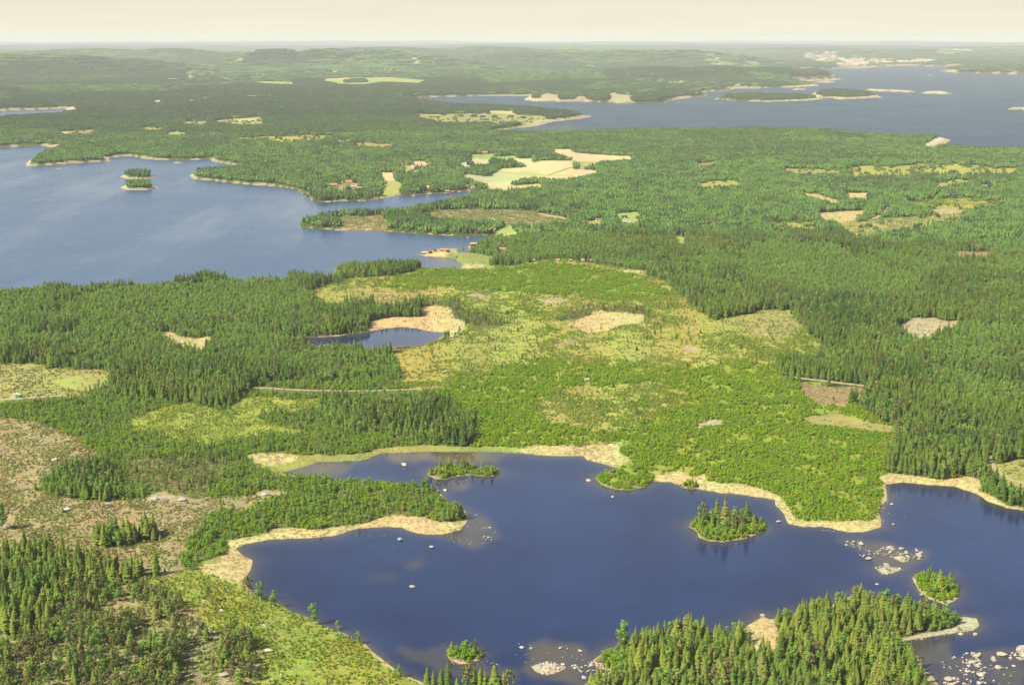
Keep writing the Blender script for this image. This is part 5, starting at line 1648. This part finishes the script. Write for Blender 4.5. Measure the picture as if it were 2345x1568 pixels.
def stand_of(px, py):
    """phrase for the stand, and where in the stand"""
    for poly, ph in STANDS:
        if inside(poly, np.array([px]), np.array([py]))[0]:
            x0, y0 = np.maximum(poly.min(0), (0, 0)); x1, y1 = np.minimum(poly.max(0), (2345, 1640))
            u = (px - x0) / (x1 - x0 + 1e-6); w = (py - y0) / (y1 - y0 + 1e-6)
            if x1 - x0 < 120:
                return ph, ('on its left half' if u < .5 else 'on its right half')
            cell = ('far left', 'left', 'middle', 'right', 'far right')[int(np.clip(u * 5, 0, 4))]
            if y1 - y0 < 80:
                return ph, cell
            return ph, '%s %s' % (cell, ('back', 'middle', 'front')[int(np.clip(w * 3, 0, 2))])
    u = int(np.clip(px / 2345 * 5, 0, 4))
    return 'in the nearer woods', ('far left', 'left of centre', 'centre', 'right of centre', 'far right')[u] + (', far back', ', half way back', ', near the front')[int(np.clip((py - 900) / 220, 0, 2))]



def size_word(s, h):
    a, b = {'spruce': (11.0, 13.8), 'pine': (7.5, 10.0), 'birch': (6.5, 9.5), 'bush': (2.4, 3.1)}[s]
    return 'small' if h < a else 'tall' if h > b else 'medium'


LOOK = {'spruce': ('pointed spruce', 'spruce'), 'pine': ('bushy pine', 'pine tree'), 'birch': ('round leafy tree', 'leafy tree'),
        'bush': ('low rounded green shrub', 'shrub')}
PARTS = {'spruce': (SPRU, 'spruce', 'bark'), 'pine': (PI_, 'pine', 'pinebark'), 'birch': (BI, 'birch', 'birchbark')}
MESH = {}
for s, (src, lm, bm_) in PARTS.items():
    for i, (c, t) in enumerate(src):
        a = bpy.data.meshes.new(s + '_crown'); a.from_pydata(c[0], [], c[1]); a.materials.append(MAT[lm])
        b = bpy.data.meshes.new(s + '_trunk'); b.from_pydata(t[0], [], t[1]); b.materials.append(MAT[bm_])
        MESH[s, i] = (a, b)
BUSHM = []
for c in BU:
    a = bpy.data.meshes.new('shrub'); a.from_pydata(c[0], [], c[1]); a.materials.append(MAT['bush']); BUSHM.append(a)
TREE_NAME = {'spruce': 'spruce_tree', 'pine': 'pine_tree', 'birch': 'leafy_tree'}


def plant_tree(s, x, y, z, h, label, group, wide=1.0):
    i = random.randrange(NV)
    e = bpy.data.objects.new(TREE_NAME[s], None)
    e.empty_display_size = .5
    scn.collection.objects.link(e)
    e.location = (x, y, z)
    k = h / 10.0
    e.scale = (k * wide, k * wide, k)
    e.rotation_euler = (random.gauss(0, .025), random.gauss(0, .025), random.uniform(0, 6.283))
    e['label'] = label; e['category'] = LOOK[s][1]
    if group:
        e['group'] = group
    for nm, me in zip(('crown', 'trunk'), MESH[s, i]):
        o = bpy.data.objects.new(nm, me); scn.collection.objects.link(o); o.parent = e
    return e


def wide_of(s, h, n):
    """young trees are broader for their height"""
    base = {'pine': 1.0, 'birch': 1.05}.get(s, 1.0)
    return base * np.interp(h, [3, 7, 13, 17], [1.45, 1.2, 1.02, .95]) * rng.uniform(.78, 1.32, n)


for s, k, x, y, hpx, lab in LONE:
    gx, gy, gz = at(k, x, y)
    slant = math.hypot(gy, CAM_H - gz)
    hm = hpx * CROPS[k][2] / F * slant / math.cos(math.atan2(CAM_H, gy))
    w = {'birch': 1.25, 'pine': 1.15, 'spruce': 1.05}[s]
    if lab is None:
        plant_tree(s, gx, gy, gz, hm, '%s in the row at the bottom edge below the tiny islet' % LOOK[s][0], s + ' trees at the bottom edge of the lake', 1.1)
    else:
        plant_tree(s, gx, gy, gz, hm, lab, None, w)

for s in ('spruce', 'pine', 'birch', 'bush'):
    P = np.vstack(pool[s])
    P = P[P[:, 3] > (.9 if s == 'bush' else 1.5)]
    px, py = project(P[:, 0], P[:, 1], P[:, 2])
    tx, ty = project(P[:, 0], P[:, 1], P[:, 2] + P[:, 3])
    size = P[:, 3] / np.hypot(P[:, 1], CAM_H)
    vis = (px > 5) & (px < 2340) & (ty < 1560) & (py < 1640)
    # in dense wood only the crowns show; rank by how large a plant shows
    rank = np.where(vis, size, 0)
    order = np.argsort(-rank)
    n_ind = {'spruce': 285, 'pine': 290, 'birch': 285, 'bush': 290}[s]
    top = order[:n_ind]
    rest = np.ones(len(P), bool); rest[top] = False
    for j in top:
        x, y, z, h = P[j]
        ph, cell = stand_of(px[j], py[j])
        if s == 'bush':
            o = bpy.data.objects.new('shrub', BUSHM[random.randrange(NV)])
            scn.collection.objects.link(o)
            o.location = (x, y, z); k = h / 3.0; o.scale = (k * 1.15, k * 1.15, k); o.rotation_euler = (0, 0, random.uniform(0, 6.283))
            o['label'] = '%s %s %s, %s' % (size_word(s, h), 'rounded green shrub', ph, cell); o['category'] = 'shrub'; o['group'] = 'shrubs ' + ph
        else:
            plant_tree(s, x, y, z, h, '%s %s %s, %s' % (size_word(s, h), LOOK[s][0], ph, cell), '%s trees %s' % (LOOK[s][1].split()[0], ph), float(wide_of(s, h, 1)[0]))
    pool[s] = P[rest]
for s in ('sapling', 'heather', 'reed'):
    pool[s] = np.vstack(pool[s])

LAB = {'spruce': ('spruce_forest', 'mass of pointed spruces covering the land around the lake', 'forest'),
       'pine': ('pine_forest', 'pines standing through the woods around the lake', 'forest'),
       'birch': ('leafy_forest', 'light green leafy trees massed through the woods', 'forest'),
       'bush': ('shrub_thicket', 'bright green thicket of shrubs on the open country', 'thicket'),
       'sapling': ('sapling_growth', 'young conifer saplings sprinkled over the cleared land', 'saplings'),
       'heather': ('heath_plants', 'low olive brown heath plants covering open stony ground', 'heath'),
       'reed': ('dry_sedge', 'pale straw coloured sedge lining the lake shores', 'sedge')}
far_sp = np.hypot(pool['spruce'][:, 0], pool['spruce'][:, 1]) > 1000
pool['spruce2'] = pool['spruce'][far_sp]
pool['spruce'] = pool['spruce'][~far_sp]
LAB['spruce2'] = ('deep_spruce_forest', 'deep green spruces filling the woods beyond the near lake', 'forest')
for s, P in pool.items():
    n = len(P)
    nom = {'bush': 3.0, 'sapling': 3.0, 'heather': 1.0, 'reed': 1.0}.get(s, 10.0)
    k = P[:, 3] / nom
    w = wide_of(s, P[:, 3], n) if s in ('spruce', 'spruce2', 'pine', 'birch') else rng.uniform(.9, 1.35, n)
    if s == 'reed':
        w = w * 1.15
    scatter(LAB[s][0], P[:, :3], np.column_stack([k * w, k * w, k]), rng.uniform(0, 6.283, n), rng.integers(0, NV, n), COL[s], LAB[s][1], LAB[s][2])
    print('scatter', s, n)

# ------------------------------------------------------------------ farther woods as small stands
TREED = {KID[k]: v for k, v in {'forest': 1, 'spruce': 1, 'forestdark': 1, 'birch': 1, 'young': .8, 'islet': 1, 'pineland': .6, 'town': .12, 'village': .22, 'scrub': .5, 'shrub': .12, 'lush': .25, 'cut': .08, 'bog': .06}.items()}


def stands(dmin, dmax, step, cols, scale, tag):
    X, Y, px, py, S, d = candidates(dmin, dmax, step)
    K = cover(X, Y, px, py, S)
    td = np.array([TREED.get(i, 0.0) for i in range(len(KINDS))])[K]
    g = fbm(X / (step * 5), Y / (step * 7), 2, 12.0)
    ok = (rng.random(X.size) < td * np.clip(.5 + (g - .22) * 2.6, .35, 1)) & (S > np.interp(d, [2300, 5000, 9000, 16000], [9, 30, 55, 110])) & ~inside(TARN, px, py - 10 * F / d) & ~inside(TARN, px, py - 5 * F / d) & ~near_road(X, Y) & ~near_house(X, Y)
    X, Y, px, py, K, d = X[ok], Y[ok], px[ok], py[ok], K[ok], d[ok]
    z = sample(GZ, px, py)
    u = rng.random(X.size)
    # share of leafy stands by cover
    leaf = np.select([K == KID['birch'], K == KID['spruce'], K == KID['forestdark'], K == KID['young']], [.72, .15, .06, .7], .38)
    pin = np.select([K == KID['birch'], K == KID['spruce'], K == KID['forestdark']], [.08, .15, .45], .2)
    typ = np.where(u < leaf, 1, np.where(u < leaf + pin, 2, 0))
    s = scale * rng.uniform(.8, 1.15, X.size) * (.85 + .3 * g[ok])
    s = np.where(np.isin(K, [KID['young'], KID['shrub'], KID['lush'], KID['cut'], KID['bog']]), s * .6, s)
    for t in range(3):
        m = typ == t
        if cols[t] is None or not m.any():
            continue
        n = int(m.sum())
        nm, lab = tag[t]
        scatter(nm, np.column_stack([X[m], Y[m], z[m]]), np.column_stack([s[m] * rng.uniform(.9, 1.2, n), s[m] * rng.uniform(.9, 1.2, n), s[m]]),
                rng.uniform(0, 6.283, n), rng.integers(0, NV, n), COL[cols[t]], lab, 'forest')
        print('stands', nm, n)


stands(NEAR, 5600, 10.5, ('stand_spruce', 'stand_birch', 'stand_pine'), 1.0,
       (('conifer_woodland', 'dark conifer woods between the bay and the sea'), ('leafy_woodland', 'light green leafy woods between the bay and the sea'), ('pine_woodland', 'olive pine woods between the bay and the sea')))
stands(5600, 12000, 25, ('wood_spruce', 'wood_birch', 'wood_spruce'), 1.0,
       (('distant_conifer_forest', 'dark forest stretching beyond the bay'), ('distant_leafy_forest', 'greener patches of the forest beyond the bay'), ('distant_pine_forest', 'dull olive forest beyond the bay')))
stands(12000, 30000, 92, ('far_wood', 'far_leaf', 'far_wood'), 1.15,
       (('far_hill_forest', 'hazy forest on the far hills'), ('far_hill_woodland', 'hazy woods between the far hills'), ('far_hill_pinewood', 'hazy pinewoods on the far ridges')))

# ------------------------------------------------------------------ boulders
ROCKM = []
for i in range(NV):
    v, f = rock_mesh(700 + i)
    a = bpy.data.meshes.new('boulder'); a.from_pydata(v, [], f); a.materials.append(MAT['rock']); ROCKM.append(a)


def boulder(x, y, z, s, label, group=None, flat=1.0):
    o = bpy.data.objects.new('boulder', ROCKM[random.randrange(NV)])
    scn.collection.objects.link(o)
    o.location = (x, y, z + s * .18 * flat)
    o.scale = (s * .5 * random.uniform(.9, 1.2), s * .5 * random.uniform(.8, 1.05), s * .5 * flat)
    o.rotation_euler = (random.uniform(-.2, .2), random.uniform(-.2, .2), random.uniform(-.5, .5))
    o['label'] = label; o['category'] = 'boulder'
    if group:
        o['group'] = group


for k, x, y, w, lab in BOULD:
    gx, gy, gz = at(k, x, y)
    boulder(gx, gy, gz, w * CROPS[k][2] / F * math.hypot(gy, CAM_H) * .95, lab, None, .62 if w > 55 else .85)
SPT = np.array(stone_pts)
vis_size = SPT[:, 3] / np.hypot(SPT[:, 1], CAM_H)
order = np.argsort(-vis_size)
for j in order[:240]:
    x, y, z, s, fi = SPT[j]
    lab = STONE_FIELDS[int(fi)][4]
    boulder(x, y, z, s, lab, lab.replace('boulder', 'boulders').replace('stone ', 'stones '))
Q = SPT[order[240:]]
n = len(Q)
scatter('loose_stones', Q[:, :3] + np.array([0, 0, .1]), Q[:, 3:4] * .5 * np.column_stack([rng.uniform(.9, 1.3, n), rng.uniform(.8, 1.1, n), rng.uniform(.7, 1, n)]),
        rng.uniform(0, 6.283, n), rng.integers(0, NV, n), COL['rock'], 'small pale stones strewn over heath and shallows', 'stones')

# ------------------------------------------------------------------ roads
for q, (k, pts, w, lab) in zip(road_px, ROADS):
    gx, gy = ground(q[:, 0], q[:, 1])
    zz = sample(GZ, q[:, 0], q[:, 1])
    v = []; f = []
    for i in range(len(gx)):
        a = max(i - 1, 0); b = min(i + 1, len(gx) - 1)
        tx, ty = gx[b] - gx[a], gy[b] - gy[a]
        L = math.hypot(tx, ty) + 1e-9
        nx, ny = -ty / L, tx / L
        ww = w * .5 * (1 + .25 * math.sin(i * 1.7))
        for s, dz in ((-1.0, -.6), (-.9, .32), (.9, .32), (1.0, -.6)):
            X_, Y_ = gx[i] + nx * ww * s, gy[i] + ny * ww * s
            v.append((X_, Y_, zz[i] + dz))
    for i in range(len(gx) - 1):
        for j in range(3):
            a = i * 4 + j
            f.append((a, a + 1, a + 5, a + 4))
    o = mesh_obj('gravel_road', v, f, MAT['gravel'])
    o['kind'] = 'structure'; o['label'] = lab; o['category'] = 'road'


for k, pts in DITCH:
    p = D(k, pts)
    q = np.vstack([p[i] * (1 - t) + p[i + 1] * t for i in range(len(p) - 1) for t in np.linspace(0, 1, 7)])
    gx, gy = ground(q[:, 0], q[:, 1]); zz = sample(GZ, q[:, 0], q[:, 1])
    v = []; f = []
    for i in range(len(gx)):
        a = max(i - 1, 0); b = min(i + 1, len(gx) - 1)
        tx, ty = gx[b] - gx[a], gy[b] - gy[a]; L = math.hypot(tx, ty) + 1e-9
        for s_, dz in ((-2.6, -.5), (-.8, .9), (.8, .9), (2.6, -.5)):
            v.append((gx[i] - ty / L * s_, gy[i] + tx / L * s_, zz[i] + dz * (.8 + .4 * random.random())))
    f = [(i * 4 + j, i * 4 + j + 1, i * 4 + j + 5, i * 4 + j + 4) for i in range(len(gx) - 1) for j in range(3)]
    o = mesh_obj('field_verge', v, f, MAT['bush']); o['kind'] = 'structure'


# ------------------------------------------------------------------ buildings
def box(v, f, x0, x1, y0, y1, z0, z1):
    b = len(v)
    v += [(x0, y0, z0), (x1, y0, z0), (x1, y1, z0), (x0, y1, z0), (x0, y0, z1), (x1, y0, z1), (x1, y1, z1), (x0, y1, z1)]
    f += [(b, b + 3, b + 2, b + 1), (b + 4, b + 5, b + 6, b + 7), (b, b + 1, b + 5, b + 4), (b + 1, b + 2, b + 6, b + 5), (b + 2, b + 3, b + 7, b + 6), (b + 3, b, b + 4, b + 7)]


def house(x, y, z, L, wallm, roofm, turn, label, group=None, name='cottage', cat='house'):
    L = max(L, 4.0)
    W = max(L * .62, 3.2); H = max(2.6, L * .30); RH = W * .34
    e = bpy.data.objects.new(name, None); scn.collection.objects.link(e)
    e.location = (x, y, z - .2); e.rotation_euler = (0, 0, turn)
    e['label'] = label; e['category'] = cat
    if group:
        e['group'] = group
    l, w = L / 2, W / 2
    v = []; f = []
    box(v, f, -l, l, -w, w, -.6, H)
    b = len(v)
    v += [(-l, -w, H), (-l, w, H), (-l, 0, H + RH), (l, -w, H), (l, w, H), (l, 0, H + RH)]
    f += [(b, b + 1, b + 2), (b + 3, b + 5, b + 4)]
    mesh_obj('wall', v, f, MAT[wallm], e)
    o_ = .45; t = .22
    v = []; f = []
    for s in (-1, 1):
        b = len(v)
        sl = RH / w
        ye, ze = s * (w + o_), H - sl * o_
        v += [(-l - o_, ye, ze + .03), (l + o_, ye, ze + .03), (l + o_, 0, H + RH + .03), (-l - o_, 0, H + RH + .03),
              (-l - o_, ye, ze + t), (l + o_, ye, ze + t), (l + o_, 0, H + RH + t), (-l - o_, 0, H + RH + t)]
        f += [(b, b + 1, b + 2, b + 3), (b + 4, b + 5, b + 6, b + 7), (b, b + 1, b + 5, b + 4), (b + 1, b + 2, b + 6, b + 5), (b + 3, b, b + 4, b + 7)]
    ro = mesh_obj('roof', v, f, MAT[roofm], e)
    if 'boathouse' not in label and 'barn' not in label and 'shed' not in label:
        v = []; f = []
        cx = l * .3
        box(v, f, cx - .4, cx + .4, -.35, .35, H + RH - .3, H + RH + .9)
        box(v, f, cx - .48, cx + .48, -.43, .43, H + RH + .9, H + RH + 1.05)
        mesh_obj('chimney', v, f, MAT['brick'], ro)
        for xx in (-.6, .55):
            v = []; f = []
            box(v, f, xx * l - .6, xx * l + .6, -w - .05, -w + .1, H * .42, H * .78)
            mesh_obj('window', v, f, MAT['dark'], e)
    v = []; f = []
    dx = 0.0 if 'boathouse' not in label else -l * .3
    box(v, f, dx - .6, dx + .6, -w - .06, -w + .1, 0.0, min(2.2, H - .3))
    mesh_obj('door', v, f, MAT['brown' if wallm != 'brown' else 'white'], e)
    return e


for (k, x, y, Lp, wm, rm, turn, lab), (gx, gy, gz, L) in zip(HOUSES, house_pos):
    nm = 'boathouse' if 'boathouse' in lab else 'barn' if 'barn' in lab else 'shed' if ('shed' in lab or 'hut' in lab or 'outbuilding' in lab) else 'cottage'
    house(gx, gy, max(gz, .3), L * (.6 if k == '11' else .92), wm, rm, turn, lab, None, nm, 'boathouse' if nm == 'boathouse' else 'barn' if nm == 'barn' else 'shed' if nm == 'shed' else 'house')

# the green hut by the left-hand road
gx, gy, gz = at('01', 125, 1148)
e = bpy.data.objects.new('work_hut', None); scn.collection.objects.link(e); e.location = (gx, gy, gz); e.rotation_euler = (0, 0, -.25)
e['label'] = 'bright green site hut with pale flat roof in the clearing at left'; e['category'] = 'hut'
v = []; f = []; box(v, f, -2.6, 2.6, -1.25, 1.25, .5, 3.0); mesh_obj('wall', v, f, MAT['green'], e)
v = []; f = []; box(v, f, -2.75, 2.75, -1.4, 1.4, 3.003, 3.18); mesh_obj('roof', v, f, MAT['white'], e)
v = []; f = []; box(v, f, 2.603, 2.68, -.9, .9, .7, 2.7); mesh_obj('door', v, f, MAT['dark'], e)
for xx in (-1.8, 1.8):
    v = []; f = []
    for s in range(10):
        a = 6.283 * s / 10
        v += [(xx + .42 * math.cos(a), -1.32, .35 + .42 * math.sin(a)), (xx + .42 * math.cos(a), -1.0, .35 + .42 * math.sin(a))]
    f = [(2 * s, 2 * ((s + 1) % 10), 2 * ((s + 1) % 10) + 1, 2 * s + 1) for s in range(10)] + [tuple(range(0, 20, 2)), tuple(range(19, 0, -2))]
    mesh_obj('wheel', v, f, MAT['dark'], e)


# boats
def boat(k, x, y, L, label, hullm, cabin=True):
    gx, gy, gz = at(k, x, y)
    e = bpy.data.objects.new('motor_boat', None); scn.collection.objects.link(e); e.location = (gx, gy, 0); e.rotation_euler = (0, 0, .3)
    e['label'] = label; e['category'] = 'boat'
    st = 9; v = []; f = []
    for i in range(st):
        t = i / (st - 1)
        w = L * .16 * (1 - t ** 3.2) * (.82 + .18 * min(1, t * 4)); zt = L * .10 + L * .05 * t ** 2
        xx = -L / 2 + L * t
        v += [(xx, -w, zt), (xx, -w * .72, -L * .03), (xx, w * .72, -L * .03), (xx, w, zt)]
    for i in range(st - 1):
        for j in range(3):
            a = i * 4 + j; f.append((a, a + 1, a + 5, a + 4))
        a = i * 4; f.append((a + 3, a, a + 4, a + 7))
    f.append((0, 3, 2, 1))
    mesh_obj('hull', v, f, MAT[hullm], e)
    if cabin:
        v = []; f = []; box(v, f, -L * .2, L * .16, -L * .1, L * .1, L * .115, L * .26); mesh_obj('cabin', v, f, MAT['white'], e)
        v = []; f = []; box(v, f, L * .162, L * .17, -L * .085, L * .085, L * .17, L * .24); mesh_obj('windscreen', v, f, MAT['dark'], e)


boat('20', 1712, 508, 34, 'white ship alone on the far open sea', 'white')
boat('v2', 1580, 882, 8, 'small white boat moored off the beach in the narrow bay', 'white')
boat('v1', 1545, 392, 6.5, 'pale boat at the landing in the head of the bay', 'white')
boat('v1', 1590, 385, 6, 'red boat beside the pale one at the landing', 'redwall', False)
boat('v2', 1210, 915, 6, 'little open boat drawn up on the beach below the green meadow', 'wood', False)

# jetty by the boathouses
gx, gy, gz = at('v1', 200, 678)
e = bpy.data.objects.new('jetty', None); scn.collection.objects.link(e); e.location = (gx, gy, 0); e.rotation_euler = (0, 0, .12)
e['label'] = 'low wooden jetty at the tip of the boathouse spit'; e['category'] = 'jetty'
for i in range(9):
    v = []; f = []; box(v, f, -6 + i * 1.35, -6 + i * 1.35 + 1.27, -1, 1, .55, .68); mesh_obj('plank', v, f, MAT['wood'], e)
for xx in (-5, -1, 3, 6):
    for yy in (-.8, .8):
        v = []; f = []; box(v, f, xx - .12, xx + .12, yy - .12, yy + .12, -1.5, .548); mesh_obj('post', v, f, MAT['wood'], e)

# far villages and the town across the water -------------------------------
FARV = [   # crop, outline, count, length range, look
    ('v6', [(370, 105), (480, 100), (480, 160), (380, 160)], 7, (14, 30), 'pale house at the left end of the village under the far hills'),
    ('v6', [(540, 98), (660, 100), (650, 125), (560, 120)], 6, (16, 34), 'pale house in the upper row of the village under the far hills'),
    ('v6', [(700, 140), (900, 148), (890, 165), (700, 160)], 9, (16, 34), 'pale house in the lower row of the village under the far hills'),
    ('v6', [(1000, 120), (1190, 115), (1190, 150), (1010, 150)], 9, (14, 30), 'pale house at the right end of the village under the far hills'),
    ('v6', [(1450, 90), (1680, 75), (1660, 110), (1480, 118)], 12, (16, 32), 'pinkish house beside the far meadow right of the slope'),
    ('v6', [(1900, 85), (2000, 90), (2000, 110), (1910, 105)], 5, (20, 38), 'pinkish house on the slope below the far hill'),
    ('10', [(190, 488), (430, 490), (430, 515), (200, 515)], 18, (16, 36), 'pale house of the settlement above the far meadows'),
    ('10', [(1630, 460), (1725, 460), (1720, 470), (1640, 470)], 7, (22, 45), 'pale building on the hazy ridge'),
    ('10', [(920, 455), (1090, 462), (1080, 472), (930, 470)], 6, (20, 40), 'pale building on the hazy slope left of the ridge'),
    ('10', [(1990, 556), (2330, 558), (2330, 575), (2000, 575)], 20, (12, 26), 'pale cottage on the far seashore, left end of the row'),
    ('20', [(0, 565), (380, 572), (380, 590), (0, 580)], 18, (12, 26), 'pale cottage on the far seashore, middle of the row'),
    ('20', [(400, 578), (570, 578), (570, 590), (400, 590)], 10, (12, 26), 'pale cottage on the far seashore, right end of the row'),
    ('20', [(100, 425), (200, 420), (340, 452), (560, 450), (560, 462), (300, 460)], 16, (25, 60), 'pale building on the shore left of the far town'),
    ('v4', [(180, 152), (600, 155), (600, 190), (300, 200)], 34, (30, 80), 'pale building in the upper left quarter of the far town'),
    ('v4', [(340, 210), (560, 206), (560, 225), (360, 226)], 14, (30, 80), 'pale building in the lower left quarter of the far town'),
    ('v4', [(590, 180), (860, 178), (920, 220), (910, 266), (590, 270), (640, 230)], 80, (30, 90), 'pale building in the middle of the far town'),
    ('v4', [(950, 200), (1220, 190), (1230, 238), (960, 240)], 30, (30, 80), 'pale building on the right side of the far town'),
    ('v4', [(1290, 228), (1480, 208), (1730, 212), (1730, 224), (1500, 220), (1380, 244)], 26, (40, 110), 'pale industrial building right of the far town'),
    ('v4', [(1700, 155), (2150, 146), (2150, 157), (1850, 160)], 16, (40, 110), 'pale building on the hazy land behind the sea'),
]
for k, poly, n, (l0, l1), lab in FARV:
    p = D(k, poly); x0, y0 = p.min(0); x1, y1 = p.max(0)
    got = 0
    while got < n:
        q = np.array([rng.uniform(x0, x1)]), np.array([rng.uniform(y0, y1)])
        if not inside(p, *q)[0]:
            continue
        got += 1
        z = max(float(sample(GZ, *q)[0]), .3)
        gx, gy = ground(q[0][0], q[1][0], 0)
        L = rng.uniform(l0, l1); W = L * rng.uniform(.3, .5); H = rng.uniform(6, 9) if L < 40 else rng.uniform(9, 22)
        v = []; f = []
        box(v, f, -L / 2, L / 2, -W / 2, W / 2, -4, H)
        b = len(v)
        RH = W * .28
        v += [(-L / 2 - .6, -W / 2 - .6, H - .2), (L / 2 + .6, -W / 2 - .6, H - .2), (L / 2 + .6, 0, H + RH), (-L / 2 - .6, 0, H + RH), (L / 2 + .6, W / 2 + .6, H - .2), (-L / 2 - .6, W / 2 + .6, H - .2)]
        f += [(b, b + 1, b + 2, b + 3), (b + 3, b + 2, b + 4, b + 5), (b, b + 3, b + 5), (b + 1, b + 4, b + 2)]
        o = mesh_obj('distant_building', v, f, MAT['townwall'])
        o.data.materials.append(MAT['tanroof' if rng.random() < .3 else 'townwall'])
        for pi in range(6, 10):
            o.data.polygons[pi].material_index = 1
        o.location = (float(gx), float(gy), z); o.rotation_euler = (0, 0, rng.normal(0, .35))
        o['label'] = lab; o['category'] = 'building'; o['group'] = lab.replace('building', 'buildings').replace('house ', 'houses ').replace('cottage', 'cottages')

# ------------------------------------------------------------------ haze over the whole country
v = []; f = []
box(v, f, -90000, 90000, -3000, 90000, -6.0, 345.0)
hm = bpy.data.materials.new('haze_air'); hm.use_nodes = True
nt = hm.node_tree; nt.nodes.clear()
ho = nt.nodes.new('ShaderNodeOutputMaterial'); pv = nt.nodes.new('ShaderNodeVolumePrincipled')
pv.inputs['Color'].default_value = (0.72, 0.755, 0.72, 1)
pv.inputs['Density'].default_value = 3.2e-5
pv.inputs['Anisotropy'].default_value = 0.0
pv.inputs['Density Attribute'].default_value = ''
nt.links.new(pv.outputs[0], ho.inputs['Volume'])
haze = mesh_obj('haze', v, f, hm)
haze['kind'] = 'stuff'; haze['label'] = 'pale summer haze lying over the distant country'; haze['category'] = 'haze'
print('objects', len(bpy.data.objects))
